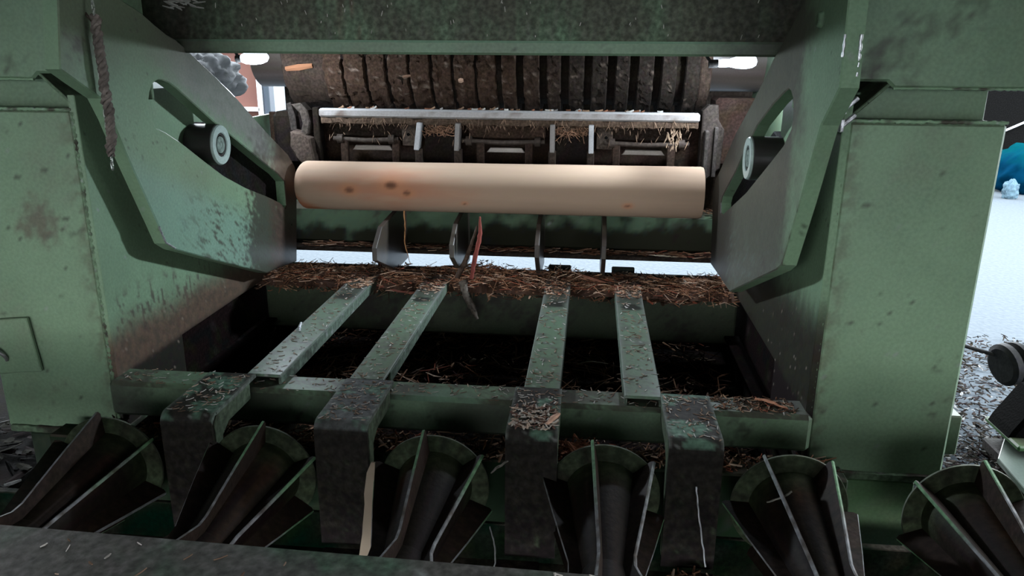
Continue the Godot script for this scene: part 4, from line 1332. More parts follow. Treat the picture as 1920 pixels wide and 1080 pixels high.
func build_feed() -> void:
	var mb := MB.new()
	mb.span(Vector3(-1.545, 0.555, -0.06), Vector3(1.545, 0.905, 0.20), 0.012, 0.02)
	thing("sill_beam", "dark green sill beam carrying the bark heap at the far end of the rails", "beam", Vector3(0, 0.555, 0.07))
	part("beam", mb, "paint", painted(0.62, 0.9, 0.04, null, Color(0.058, 0.076, 0.046)))  # base green and grime set darker for the dim lower interior
	mb = MB.new()
	mb.span(Vector3(-1.545, 0.89, -0.075), Vector3(1.545, 0.938, -0.055), 0.004, 0.05)
	part("back_lip", mb, "wood", flat_paint(Color(0.014, 0.018, 0.014), 0.3))
	for x: float in [0.41, 0.83]:
		mb = MB.new()
		mb.span(Vector3(x - 0.075, 0.90, -0.06), Vector3(x + 0.075, 0.985, -0.03), 0.006, 0.05)
		part("stop_tab", mb, "worn", flat_paint(Color(0.02, 0.024, 0.02)))
	thing("front_cross_beam", "green box-section cross beam dusted with chips, spanning between the posts under the feed rails", "beam", Vector3(0, 0.745, 1.87))
	mb = MB.new()
	mb.span(Vector3(-1.54, 0.745, 1.78), Vector3(1.54, 0.912, 1.95), 0.018, 0.016)
	var cross := func(p: Vector3, n: Vector3, col: Color) -> Color:
		if n.y > 0.6:
			return lay(col, Color(0.13, 0.21, 0.145), 0.8 * smoothstep(0.0, 0.2, 0.22 - absf(p.x + 0.02) + 0.15 * NB.get_noise_3dv(p * 9.0)) * smoothstep(1.82, 1.87, p.z))
		col = lay(col, Color(0.03, 0.028, 0.022), 0.8 * smoothstep(-0.2, 0.5, NA.get_noise_3dv(p * 2.0 + Vector3(3, 0, 0)) + 0.25 - 0.55 * smoothstep(0.4, 1.0, p.x)))
		return col
	part("beam", mb, "paint", painted(0.24, 0.85, 0.1, cross))
	# four feed rails: inverted channels
	var names := ["first", "second", "third", "fourth"]
	for k in 4:
		var x: float = [-0.832, -0.362, 0.415, 0.845][k]
		var lab: String = ["channel feed rail nearest the scratched plate, its open end resting on the cross beam", "channel feed rail with the greenest paint, second from the scratched plate", "channel feed rail whose near end meets the chip-littered stop", "channel feed rail ending openly beside the patchy green stop, nearest the brown plate"][k]
		thing("feed_rail", lab, "rail", Vector3(x, 0.91, 0.95), "feed rails over the pit")
		var z1: float = [1.885, 1.885, 1.90, 1.925][k]
		var h := 0.0775
		mb = MB.new()
		mb.span(Vector3(x - h, 0.942, -0.02), Vector3(x + h, 0.956, z1), 0.003, 0.013)
		var rail := func(p: Vector3, n: Vector3, col: Color) -> Color:
			var f := NB.get_noise_3dv(p * 16.0)
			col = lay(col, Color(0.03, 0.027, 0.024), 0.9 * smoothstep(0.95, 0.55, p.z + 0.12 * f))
			col = lay(col, Color(0.075, 0.072, 0.068), 0.7 * smoothstep(0.05, 0.4, f + 0.35 * NA.get_noise_3dv(p * 3.5)) * smoothstep(0.6, 0.8, p.z))
			col = lay(col, Color(0.14, 0.145, 0.135), 0.6 * smoothstep(0.055, 0.074, absf(p.x - x)))  # lit edge painted along both sides of the web
			var spot := Vector2((p.x - x) * 1.0, p.z - 0.72).length()
			col = lay(col, OILY, 0.9 * smoothstep(0.07, 0.04, spot + 0.02 * f))
			return lay(col, Color(0.35, 0.35, 0.34), 0.8 * smoothstep(0.50, 0.58, NB.get_noise_3dv(Vector3(p.x * 30.0, p.y, p.z * 60.0))) * smoothstep(0.8, 1.1, p.z))
		part("web", mb, "plate", painted(0.12, 0.15, 0.12, rail, Color(0.105, 0.158, 0.105)))
		for s: float in [-1.0, 1.0]:
			mb = MB.new()
			mb.span(Vector3(x + s * (h - 0.012), 0.885 if k != 3 else 0.875, 0.21), Vector3(x + s * h, 0.942, z1 if k == 0 or k == 3 else z1 - 0.12), 0.003, 0.02)
			mb.span(Vector3(x + s * (h - 0.012), 0.907, -0.02), Vector3(x + s * h, 0.942, 0.205), 0.003, 0.02)
			part("flange", mb, "worn", painted(0.4, 0.2, 0.25, null, Color(0.10, 0.13, 0.10)))
	# four bent stops
	for k in 4:
		var xa: float = [-1.075, -0.447, 0.303, 0.917][k]
		var xb: float = [-0.862, -0.235, 0.502, 1.118][k]
		var lab: String = ["bent steel stop scraped patchy green on top, nearest the post with the bracket", "bent steel stop with a frosted grey top, next to the greenest feed rail", "bent steel stop on the cross beam littered with pale chips on its top", "bent steel stop with clean green patches on its top, nearest the clean post"][k]
		thing("bent_stop", lab, "stop", Vector3((xa + xb) / 2, 0.9, 2.1), "bent stops on the cross beam")
		var low := 0.42
		var arc := PackedVector2Array()
		var inner := PackedVector2Array()
		var rad := 0.045
		arc.append(Vector2(1.90, 0.962))
		for t in 7:
			var a := PI / 2 * t / 6.0
			arc.append(Vector2(2.325 - rad + rad * sin(a), 0.962 - rad + rad * cos(a)))
		arc.append(Vector2(2.325, low))
		for p in arc:
			inner.append(p)
		mb = MB.new()
		var th := 0.016
		for i in arc.size() - 1:                          # outer skin, smooth over the bend
			var p := arc[i]
			var q := arc[i + 1]
			var s0 := mb.v.size()
			var nr := int(ceil(p.distance_to(q) / 0.014))
			var ncol := 14
			for j in nr + 1:
				var m := p.lerp(q, float(j) / nr)
				var e := (q - p).normalized()
				var nn := Vector3(0, e.x, -e.y)
				for c in ncol + 1:
					mb.vert(Vector3(lerpf(xa, xb, float(c) / ncol), m.y, m.x), nn)
			for j in nr:
				for c in ncol:
					var w := s0 + j * (ncol + 1) + c
					mb.tri(w, w + 1, w + ncol + 2)
					mb.tri(w, w + ncol + 2, w + ncol + 1)
			var off := Vector3(0, -th, 0) if i == 0 else (Vector3(0, 0, -th) if i == arc.size() - 2 else Vector3(0, -th * 0.7, -th * 0.7))
			mb.quad(Vector3(xa, p.y, p.x), Vector3(xa, q.y, q.x), Vector3(xa, q.y, q.x) + off, Vector3(xa, p.y, p.x) + off, Vector3.LEFT, 0.05)
			mb.quad(Vector3(xb, p.y, p.x), Vector3(xb, q.y, q.x), Vector3(xb, q.y, q.x) + off, Vector3(xb, p.y, p.x) + off, Vector3.RIGHT, 0.05)
		mb.quad(Vector3(xa, 0.962, 1.90), Vector3(xb, 0.962, 1.90), Vector3(xb, 0.946, 1.90), Vector3(xa, 0.946, 1.90), Vector3.FORWARD)
		var worn := func(p: Vector3, n: Vector3, col: Color) -> Color:
			var f := NB.get_noise_3dv(p * 18.0 + Vector3(k * 3, 0, 0))
			if p.y > 0.93:
				var patch := smoothstep(-0.05, 0.15, NA.get_noise_3dv(p * 6.0 + Vector3(k * 5, 0, 0)) + 0.4 * f - (0.0 if k in [0, 3] else 0.22))
				col = lay(Color(0.040, 0.035, 0.030) if k != 1 else Color(0.12, 0.122, 0.118), Color(0.125, 0.21, 0.15), 0.9 * patch)
				col = lay(col, Color(0.3, 0.3, 0.28), 0.7 * smoothstep(0.42, 0.55, NB.get_noise_3dv(p * 46.0)) * smoothstep(2.05, 2.2, p.z))
				col = lay(col, Color(0.16, 0.17, 0.15), 0.7 * smoothstep(0.014, 0.002, minf(p.x - xa, xb - p.x) + 0.006 * f))  # edge highlight painted over the worn long edges
			else:
				col = lay(Color(0.030, 0.026, 0.021), Color(0.012, 0.010, 0.009), smoothstep(-0.3, 0.4, f + 1.6 * (0.62 - p.y)))  # face darker towards the bottom
				col = lay(col, Color(0.06, 0.08, 0.045), 0.8 * smoothstep(0.5, 0.66, NB.get_noise_3dv(Vector3(p.x * 26.0 + p.y * 8.0, p.y * 11.0, k * 2.0))))
			return col * (1.0 + 0.3 * f)
		part("strap", mb, "worn", painted(0.2, 0.0, 0.1, worn))
		for s: float in [-1.0, 1.0]:
			var x := xa if s < 0 else xb
			mb = MB.new()
			slab(mb, poly2([1.965, 0.945, 2.27, 0.945, 2.302, 0.91, 2.302, 0.45, 2.27, 0.45, 2.24, 0.84, 2.18, 0.872, 1.965, 0.872]), [], Vector3(x - s * 0.014, 0, 0), Vector3.BACK, Vector3.UP, Vector3(s, 0, 0), 0.014, 0.03, 0.003)
			part("side_flange", mb, "worn", painted(0.42, 0.2, 0.15, null, Color(0.09, 0.115, 0.075)))


# ---------------------------------------------------------------- roller conveyor in front

func build_conveyor() -> void:
	thing("conveyor_frame", "dark green trough frame of the roller conveyor, behind and under the finned rollers", "conveyor", Vector3(0, 0, 2.6))
	var mb := MB.new()
	mb.span(Vector3(-1.75, 0.40, 1.98), Vector3(1.66, 0.712, 2.10), 0.008, 0.03)
	part("back_beam", mb, "wood", painted(0.5, 0.95, 0.05, null, Color(0.009, 0.02, 0.010)))
	mb = MB.new()
	mb.span(Vector3(-3.0, 0.20, 2.1), Vector3(3.2, 0.24, 3.5), 0.004, 0.06)
	part("trough_floor", mb, "grimy", painted(0.6, 0.8, 0.02, null, Color(0.003, 0.008, 0.0035)))
	mb = MB.new()
	mb.span(Vector3(-3.0, 0.24, 2.08), Vector3(3.2, 0.42, 2.12), 0.004, 0.06)
	part("trough_side", mb, "grimy", painted(0.5, 0.8, 0.02, null, Color(0.004, 0.010, 0.005)))
	for k in 7:
		var x: float = [-1.66, -1.0, -0.34, 0.36, 1.03, 1.70, 2.33][k]
		mb = MB.new()
		mb.span(Vector3(x - 0.085, 0.24, 2.36), Vector3(x + 0.085, 0.43, 3.3), 0.006, 0.04)
		part("cross_rail", mb, "grimy", grimy(Color(0.015, 0.012, 0.01), 0.4))
	var spots := [[-1.325, 95.0], [-0.68, 84.0], [0.02, 98.0], [0.683, 102.0], [1.38, 118.0], [2.01, 84.0]]
	var labs := ["finned tapered conveyor roller nearest the bracketed post, its long fin edge painted pale", "finned tapered conveyor roller between the first two bent stops", "finned tapered conveyor roller with a pale veneer strip standing beside it", "finned tapered conveyor roller between the chip-littered stop and the patchy green stop", "finned tapered conveyor roller in front of the clean post, next to the patchy green stop", "finned tapered conveyor roller past the post foot, before the chip-strewn yard"]
	for k in 6:
		var c := Vector3(spots[k][0], 0.70, 2.30)
		thing("finned_roller", labs[k], "roller", c, "finned rollers of the conveyor")
		var zw := 0.50
		mb = MB.new()
		mb.lathe(c, Vector3.BACK, [Vector2(0, 0.05), Vector2(0.0, 0.150), Vector2(zw * 0.25, 0.133), Vector2(zw * 0.5, 0.116), Vector2(zw, 0.080), Vector2(zw * 1.5, 0.116), Vector2(zw * 2, 0.150), Vector2(zw * 2, 0.001)], 72)
		var body := func(p: Vector3, n: Vector3) -> Color:
			var q := p - c
			var f := NB.get_noise_3dv(p * 17.0)
			var col := Color(0.017, 0.0115, 0.009) * (1.0 + 0.5 * f)
			col = lay(col, Color(0.040, 0.019, 0.012), 0.8 * smoothstep(0.0, 0.5, NA.get_noise_3dv(p * 4.0) + 0.3 * f))
			col = lay(col, Color(0.050, 0.068, 0.036), 0.8 * smoothstep(0.13, 0.03, q.z + 0.05 * f))
			return lay(col, Color(0.09, 0.07, 0.055), 0.5 * smoothstep(0.5, 0.62, NB.get_noise_3dv(p * 52.0)))
		part("cone", mb, "worn", body)
		mb = MB.new()
		mb.lathe(c, Vector3.BACK, [Vector2(-0.012, 0.001), Vector2(-0.012, 0.214), Vector2(-0.010, 0.217), Vector2(-0.002, 0.217), Vector2(0.0, 0.214), Vector2(0.0, 0.001)], 64)
		var disc := func(p: Vector3, n: Vector3) -> Color:
			var f := NB.get_noise_3dv(p * 20.0)
			return lay(Color(0.055, 0.074, 0.040), Color(0.026, 0.023, 0.017), smoothstep(-0.2, 0.6, f)) if absf(n.z) > 0.5 else Color(0.16, 0.17, 0.13)
		part("end_disc", mb, "worn", disc)
		mb = MB.new()
		mb.lathe(c - Vector3(0, 0, 0.16), Vector3.BACK, [Vector2(0, 0.001), Vector2(0, 0.03), Vector2(0.15, 0.03), Vector2(0.15, 0.001)], 20)
		part("axle", mb, "grimy", flat_paint(Color(0.03, 0.03, 0.03)))
		for i in 6:
			var a := deg_to_rad(float(spots[k][1]) + 60.0 * i)
			var e := Vector3(cos(a), sin(a), 0)
			var tn := Vector3(-sin(a), cos(a), 0)
			mb = MB.new()
			var prof := poly2([0.0, 0.12, 0.0, 0.236, 0.012, 0.250, zw * 0.5, 0.190, zw - 0.02, 0.128, zw + 0.03, 0.126, zw * 1.5, 0.190, zw * 2 - 0.012, 0.246, zw * 2, 0.236, zw * 2, 0.12, zw * 1.5, 0.09, zw, 0.055, zw * 0.5, 0.09])
			slab(mb, prof, [], c - tn * 0.006, Vector3.BACK, e, tn, 0.012, 0.03, 0.0035)
			var fin := func(p: Vector3, n: Vector3) -> Color:
				var q := p - c
				var f := NB.get_noise_3dv(p * 19.0)
				var col := Color(0.030, 0.020, 0.015) * (1.0 + 0.4 * f)
				col = lay(col, Color(0.050, 0.030, 0.022), 0.7 * smoothstep(0.1, 0.5, NA.get_noise_3dv(p * 5.0) + 0.3 * f))
				if n.dot(e) > 0.25:  # outer fin edges painted pale to read as lit
					col = Color(0.27, 0.27, 0.28) * (1.0 + 0.3 * f)
					col = lay(col, Color(0.12, 0.10, 0.09), smoothstep(0.0, 0.4, f))
					col = lay(col, Color(0.15, 0.30, 0.15), 0.9 * smoothstep(0.30, 0.12, q.z + 0.2 * NA.get_noise_3dv(p * 3.0 + Vector3(i, k, 0))) * (1.0 if (i + k) % 4 != 0 else 0.1))
				return col
			part("fin", mb, "worn", fin)
	# heavy guard beam in the near foreground
	mb = MB.new()
	var tilt := Basis(Vector3.UP, -0.022)
	mb.box(Vector3(0.0, 1.05, 3.66), Vector3(6.4, 0.20, 0.62), 0.012, 0.03, tilt)
	var scuff := func(p: Vector3, n: Vector3, col: Color) -> Color:
		var f := NB.get_noise_3dv(p * 12.0)
		col = lay(col, Color(0.118, 0.108, 0.102), 0.9 * smoothstep(-0.4, 0.1, NA.get_noise_3dv(p * 2.4 + Vector3(1, 0, 0)) + 0.3 * f + 0.1))
		return lay(col, Color(0.33, 0.35, 0.34), 0.7 * smoothstep(0.46, 0.56, NB.get_noise_3dv(Vector3(p.x * 42.0, p.y, p.z * 30.0))))
	thing("guard_beam", "scuffed grey-green guard beam running across the near foreground", "beam", Vector3(0, 0, 3.6))
	part("beam", mb, "worn", painted(0.28, 0.55, 0.28, scuff, Color(0.085, 0.17, 0.105)))
	for x: float in [-2.8, 2.9]:
		mb = MB.new()
		mb.span(Vector3(x - 0.1, 0.0, 3.5), Vector3(x + 0.1, 0.95, 3.7), 0.01, 0.2)
		part("leg", mb, "worn", painted(0.4))


# ---------------------------------------------------------------- chain wrapped in a rope

func build_chain() -> void:
	thing("hanging_chain", "thin chain wrapped in frayed grey-brown rope, hanging down the front of the slotted plate", "chain", Vector3(-1.33, 1.86, 1.96))
	var path := [Vector3(-1.35, 2.66, 1.95), Vector3(-1.345, 2.50, 1.955), Vector3(-1.345, 2.33, 1.955), Vector3(-1.345, 2.15, 1.957), Vector3(-1.345, 2.01, 1.96), Vector3(-1.35, 1.94, 1.965), Vector3(-1.352, 1.855, 1.97)]
	var at := func(y: float) -> Vector3:
		for i in path.size() - 1:
			if y <= path[i].y and y >= path[i + 1].y:
				return path[i].lerp(path[i + 1], (path[i].y - y) / (path[i].y - path[i + 1].y))
		return path[path.size() - 1]
	var y := 2.65
	var k := 0
	while y > 1.86:
		var c: Vector3 = at.call(y) + Vector3(-0.012 if y < 2.45 and y > 1.97 else 0.0, 0, 0.004)
		var pts := PackedVector3Array()
		for i in 13:
			var t := TAU * i / 12.0
			var sx := 0.0075 * cos(t)
			var sy := 0.0135 * sin(t) + signf(sin(t)) * 0.004
			pts.append(c + (Vector3(sx * 0.9, sy, sx * 0.4) if k % 2 == 0 else Vector3(sx * 0.3, sy, sx)))
		var mb := MB.new()
		mb.tube(pts, [0.0028], 6, false)
		part("chain_link", mb, "steel", bare(Color(0.36, 0.38, 0.34), 0.5))
		y -= 0.0255
		k += 1
	var mb := MB.new()
	for strand in 3:
		var pts := PackedVector3Array()
		var rad := []
		for i in 120:
			var f := i / 119.0
			var yy := lerpf(2.465, 1.925, f)
			var ph := f * 46.0 + TAU * strand / 3.0
			var w := 0.0105 * (1.0 + 0.3 * NB.get_noise_2d(f * 12.0, strand * 4.0))
			var c: Vector3 = at.call(yy)
			pts.append(c + Vector3(0.006 + 0.012 * NA.get_noise_1d(f * 9.0) + w * cos(ph), 0, 0.008 + w * sin(ph)))
			rad.append(0.0095 * (1.0 + 0.35 * NB.get_noise_2d(f * 40.0, strand * 9.0)) * (1.0 - 0.5 * smoothstep(0.93, 1.0, f)))
		mb.tube(pts, rad, 7)
	part("rope", mb, "bark", flat_paint(Color(0.15, 0.125, 0.11), 0.5), null, "frayed grey-brown rope")
	mb = MB.new()
	mb.tube(PackedVector3Array([Vector3(-1.40, 2.50, 1.95), Vector3(-1.375, 2.465, 1.96), Vector3(-1.345, 2.435, 1.965)]), [0.004, 0.006, 0.006], 6)
	part("twig", mb, "bark", flat_paint(Color(0.05, 0.04, 0.03), 0.3))


# ---------------------------------------------------------------- bark and chips

func scatter(count: int, place: Callable, len0: float, len1: float, wid0: float, wid1: float, tilt: float, dim := 1.0) -> MB:
	var mb := MB.new()
	for i in count:
		var p: Vector3 = place.call(i)
		var a := rng.randf() * TAU
		var length := lerpf(len0, len1, pow(rng.randf(), 2.2))
		mb.col = strip_color() * dim
		mb.chip(p, Vector3(cos(a), rng.randf_range(-tilt, tilt), sin(a)), Vector3(-sin(a), rng.randf_range(-0.6, 0.6), cos(a)), length, rng.randf_range(wid0, wid1), rng.randf_range(0.003, 0.007), rng.randf_range(-0.45, 0.45), rng.randf_range(0.2, 0.9))
	return mb


func pile_height(x: float) -> float:
	return 0.050 - 0.012 * smoothstep(0.3, 0.9, x) + 0.035 * NA.get_noise_1d(x * 2.1 + 3.0) + 0.05 * exp(-pow((x + 0.12) / 0.16, 2.0)) + 0.022 * exp(-pow((x - 0.5) / 0.14, 2.0))


func build_debris() -> void:
	# the heap on the sill
	var place_1 := func(i: int) -> Vector3:
		var x := rng.randf_range(-1.56, 1.5)
		var z := rng.randf_range(-0.01, 0.29)
		var h := pile_height(x) * (1.0 - pow(absf(z - 0.145) / 0.16, 2.0))
		return Vector3(x, 0.905 + maxf(0.0, h) * pow(rng.randf(), 0.5) - 0.07 * smoothstep(0.2, 0.27, z) * rng.randf(), z)
	var mb := scatter(4800, place_1, 0.03, 0.16, 0.005, 0.024, 0.45, 2.3)
	for i in 2600:                       # long thin shreds
		var x := rng.randf_range(-1.56, 1.5)
		var z := rng.randf_range(-0.005, 0.29)
		var h := maxf(0.0, pile_height(x) * (1.0 - pow(absf(z - 0.145) / 0.165, 2.0)))
		var a := rng.randf() * TAU
		mb.col = strip_color() * 2.2
		mb.chip(Vector3(x, 0.908 + h * rng.randf_range(0.75, 1.12), z), Vector3(cos(a), rng.randf_range(-0.3, 0.35), sin(a) * 0.7), Vector3(-sin(a), 0.3, cos(a)), rng.randf_range(0.05, 0.24), rng.randf_range(0.003, 0.008), 0.004, rng.randf_range(-0.5, 0.5), 0.9)
	for i in 900:                        # debris lying on the far ends of the rails
		var a := rng.randf() * TAU
		mb.col = strip_color() * 1.1
		var z := 0.12 + 0.42 * pow(rng.randf(), 1.6)
		mb.chip(Vector3([-0.832, -0.362, 0.415, 0.845][i % 4] + rng.randf_range(-0.075, 0.075), 0.960 + rng.randf() * 0.03 * smoothstep(0.5, 0.12, z), z), Vector3(cos(a), rng.randf_range(-0.1, 0.15), sin(a)), Vector3(-sin(a), 0.1, cos(a)), rng.randf_range(0.02, 0.08), rng.randf_range(0.005, 0.016), 0.004, 0.2)
	for i in 500:                        # fringe hanging over the sill edge
		var a := rng.randf_range(-0.9, 0.9)
		mb.col = strip_color() * 1.6
		mb.chip(Vector3(rng.randf_range(-1.5, 1.48), 0.888 + rng.randf_range(-0.03, 0.02), rng.randf_range(0.205, 0.24)), Vector3(sin(a), -cos(a), 0.25), Vector3(cos(a), 0.2, 0.4), rng.randf_range(0.03, 0.10), rng.randf_range(0.003, 0.009), 0.004, rng.randf_range(-0.4, 0.4), 0.8)
	mb.col = Color(-1, 0, 0, 1)
	var s0 := mb.v.size()
	for i in 301:                        # the matted body of the heap
		var x := lerpf(-1.56, 1.5, i / 300.0)
		for j in 13:
			var z := lerpf(-0.03, 0.315, j / 12.0)
			var h := maxf(0.0, pile_height(x) * (1.0 - pow(absf(z - 0.145) / 0.16, 2.0))) * 0.8
			var q := Vector3(x, 0.903 + h + 0.012 * NB.get_noise_3dv(Vector3(x, z, 0) * 22.0) - (0.02 if j == 0 or j == 12 else 0.0), z)
			mb.vert(q, Vector3(NB.get_noise_3dv(q * 30.0) * 0.8, 1, (z - 0.145) * 4.0 + NB.get_noise_3dv(q * 30.0 + Vector3(8, 8, 8)) * 0.8).normalized())
	for i in 300:
		for j in 12:
			var k := s0 + i * 13 + j
			mb.tri(k, k + 1, k + 14)
			mb.tri(k, k + 14, k + 13)
	for i in 160:                       # pale curls, and flecks painted white as if backlit
		var x := rng.randf_range(-1.5, 1.45)
		var a := rng.randf() * TAU
		mb.col = Color(0.42, 0.36, 0.30) * rng.randf_range(0.5, 1.3)
		mb.chip(Vector3(x, 0.92 + pile_height(x) * 0.9, rng.randf_range(-0.05, 0.2)), Vector3(cos(a), rng.randf_range(-0.4, 0.5), sin(a)), Vector3(-sin(a), 0.3, cos(a)), rng.randf_range(0.02, 0.08), rng.randf_range(0.006, 0.02), 0.004, 0.4)
	solo("bark_heap", mb, "wood", flat_paint(Color(0.075, 0.042, 0.030), 0.9), "long heap of shredded red-brown bark lying on the sill beam under the log", "bark", Vector3(0, 0.905, 0.1), "", "stuff")
	# fibre on the pit floor
	var pit := MB.new()
	pit.span(Vector3(-1.57, 0.0, -0.35), Vector3(1.57, 0.30, 1.9), 0.002, 0.2)
	pit.span(Vector3(-1.57, 0.29, -0.38), Vector3(1.57, 0.74, -0.34), 0.002, 0.1)
	solo("pit_bottom", pit, "grimy", grimy(Color(0.012, 0.010, 0.009), 0.1), "dark bottom of the pit under the feed rails", "pit", Vector3(0, 0, 0.9))
	var place_2 := func(i: int) -> Vector3:
		var x := rng.randf_range(-1.45, 1.45)
		var z := rng.randf_range(-0.3, 1.5)
		return Vector3(x, 0.31 + (0.13 + 0.06 * NA.get_noise_2d(x * 2.0, z * 2.0)) * rng.randf(), z)
	mb = scatter(3000, place_2, 0.03, 0.22, 0.004, 0.014, 0.45, 0.7)
	solo("pit_litter", mb, "wood", flat_paint(GRIME), "dark shredded bark and fibre filling the pit under the feed rails", "bark", Vector3(0, 0.3, 0.7), "", "stuff")
	# litter on the ledge behind the rollers
	var place_3 := func(i: int) -> Vector3:
		var x := rng.randf_range(-1.52, 1.6)
		return Vector3(x, 0.715 + 0.03 * rng.randf() * (1.0 + NA.get_noise_1d(x * 4.0)), rng.randf_range(1.97, 2.10))
	mb = scatter(1500, place_3, 0.02, 0.09, 0.004, 0.013, 0.3, 0.95)
	for i in 90:
		var a := rng.randf() * TAU
		mb.col = Color(0.24, 0.095, 0.055) * rng.randf_range(0.6, 1.3)
		mb.chip(Vector3(0.575 + rng.randf_range(-0.07, 0.06), 0.73 + rng.randf() * 0.075, 2.06 + rng.randf_range(-0.05, 0.06)), Vector3(cos(a), rng.randf_range(-0.5, 0.9), sin(a)), Vector3(-sin(a), 0.3, cos(a)), rng.randf_range(0.03, 0.09), rng.randf_range(0.005, 0.014), 0.004, 0.4)
	solo("ledge_litter", mb, "wood", flat_paint(RUST), "bark shreds scattered along the ledge behind the finned rollers", "bark", Vector3(0, 0.712, 2.03), "", "stuff")
	# sawdust specks on the level metal
	mb = MB.new()
	for i in 1500:
		var k := i % 10
		var p := Vector3.ZERO
		if k < 4:
			p = Vector3([-0.832, -0.362, 0.415, 0.845][k] + rng.randf_range(-0.07, 0.07), 0.959, rng.randf_range(0.3, 1.88))
		elif k < 7:
			var b := rng.randi() % 4
			p = Vector3([-0.97, -0.341, 0.4025, 1.0175][b] + rng.randf_range(-0.095, 0.095), 0.965, rng.randf_range(1.92, 2.30))
		elif k < 9:
			p = Vector3(rng.randf_range(-1.5, 1.48), 0.915, rng.randf_range(1.79, 1.95))
		else:
			p = Vector3(rng.randf_range(-1.9, 1.0), 1.152, rng.randf_range(3.38, 3.8))
		var a := rng.randf() * TAU
		mb.col = [Color(0.40, 0.37, 0.34), Color(0.16, 0.10, 0.07), Color(0.28, 0.2, 0.15)][rng.randi() % 3] * rng.randf_range(0.6, 1.2)
		mb.chip(p, Vector3(cos(a), 0, sin(a)), Vector3(-sin(a), 0.1, cos(a)), rng.randf_range(0.008, 0.035), rng.randf_range(0.003, 0.008), 0.003, 0.15)
	for i in 130:
		var a := rng.randf() * TAU
		mb.col = [Color(0.34, 0.25, 0.19), Color(0.13, 0.07, 0.05), Color(0.4, 0.35, 0.3)][rng.randi() % 3] * rng.randf_range(0.6, 1.2)
		mb.chip(Vector3(0.40 + rng.randf_range(-0.09, 0.09), 0.967, rng.randf_range(2.08, 2.29)), Vector3(cos(a), 0.1, sin(a)), Vector3(-sin(a), 0.2, cos(a)), rng.randf_range(0.02, 0.05), rng.randf_range(0.006, 0.014), 0.004, 0.2)
	for i in 160:
		var a := rng.randf() * TAU
		mb.col = strip_color()
		mb.chip(Vector3(rng.randf_range(1.12, 1.48), 0.917, rng.randf_range(1.79, 1.93)), Vector3(cos(a), 0.1, sin(a)), Vector3(-sin(a), 0.2, cos(a)), rng.randf_range(0.015, 0.045), rng.randf_range(0.005, 0.012), 0.004, 0.2)
	for i in 260:
		var a := rng.randf() * TAU
		mb.col = strip_color()
		mb.chip(Vector3(rng.randf_range(0.95, 1.11), 0.44 + rng.randf() * 0.02, rng.randf_range(2.40, 2.72)), Vector3(cos(a), 0.1, sin(a)), Vector3(-sin(a), 0.2, cos(a)), rng.randf_range(0.02, 0.08), rng.randf_range(0.005, 0.014), 0.005, 0.2)
	solo("sawdust_flecks", mb, "wood", flat_paint(DUST), "pale sawdust flecks and slivers strewn over the rails, stops and beams", "sawdust", Vector3(0, 0.9, 1.5), "", "stuff")


# ---------------------------------------------------------------- single strips, sticks and chips one can point at

func strip(called: String, label: String, cat: String, pts: Array, radii: Array, c: Color, squash := 0.35, mat := "wood", group := "") -> void:
	var fine := PackedVector3Array()
	var rad := []
	var cv := Curve3D.new()
	for i in pts.size():
		var tg: Vector3 = (pts[mini(i + 1, pts.size() - 1)] - pts[maxi(i - 1, 0)]) * 0.18
		cv.add_point(pts[i], -tg, tg)
	var n := 8 * (pts.size() - 1)
	for i in n + 1:
		var f := float(i) / n
		var p := cv.samplef(f * (pts.size() - 1))
		fine.append(p + Vector3(NB.get_noise_3dv(p * 30.0), NB.get_noise_3dv(p * 30.0 + Vector3(9, 9, 9)), 0) * 0.004)
		var g := f * (radii.size() - 1)
		var k := mini(int(g), radii.size() - 2)
		rad.append(lerpf(radii[k], radii[k + 1], g - k) * (1.0 + 0.3 * NB.get_noise_3dv(p * 40.0)))
	var mb := MB.new()
	mb.tube(fine, rad, 8, true, squash)
	var grain := func(p: Vector3, n2: Vector3) -> Color:
		var f := NB.get_noise_3dv(p * 45.0)
		return lay(c * (1.0 + 0.35 * f), c * 0.3, smoothstep(0.25, 0.6, NB.get_noise_3dv(p * 22.0 + Vector3(3, 3, 3))))
	solo(called, mb, mat, grain, label, cat, pts[0], group)


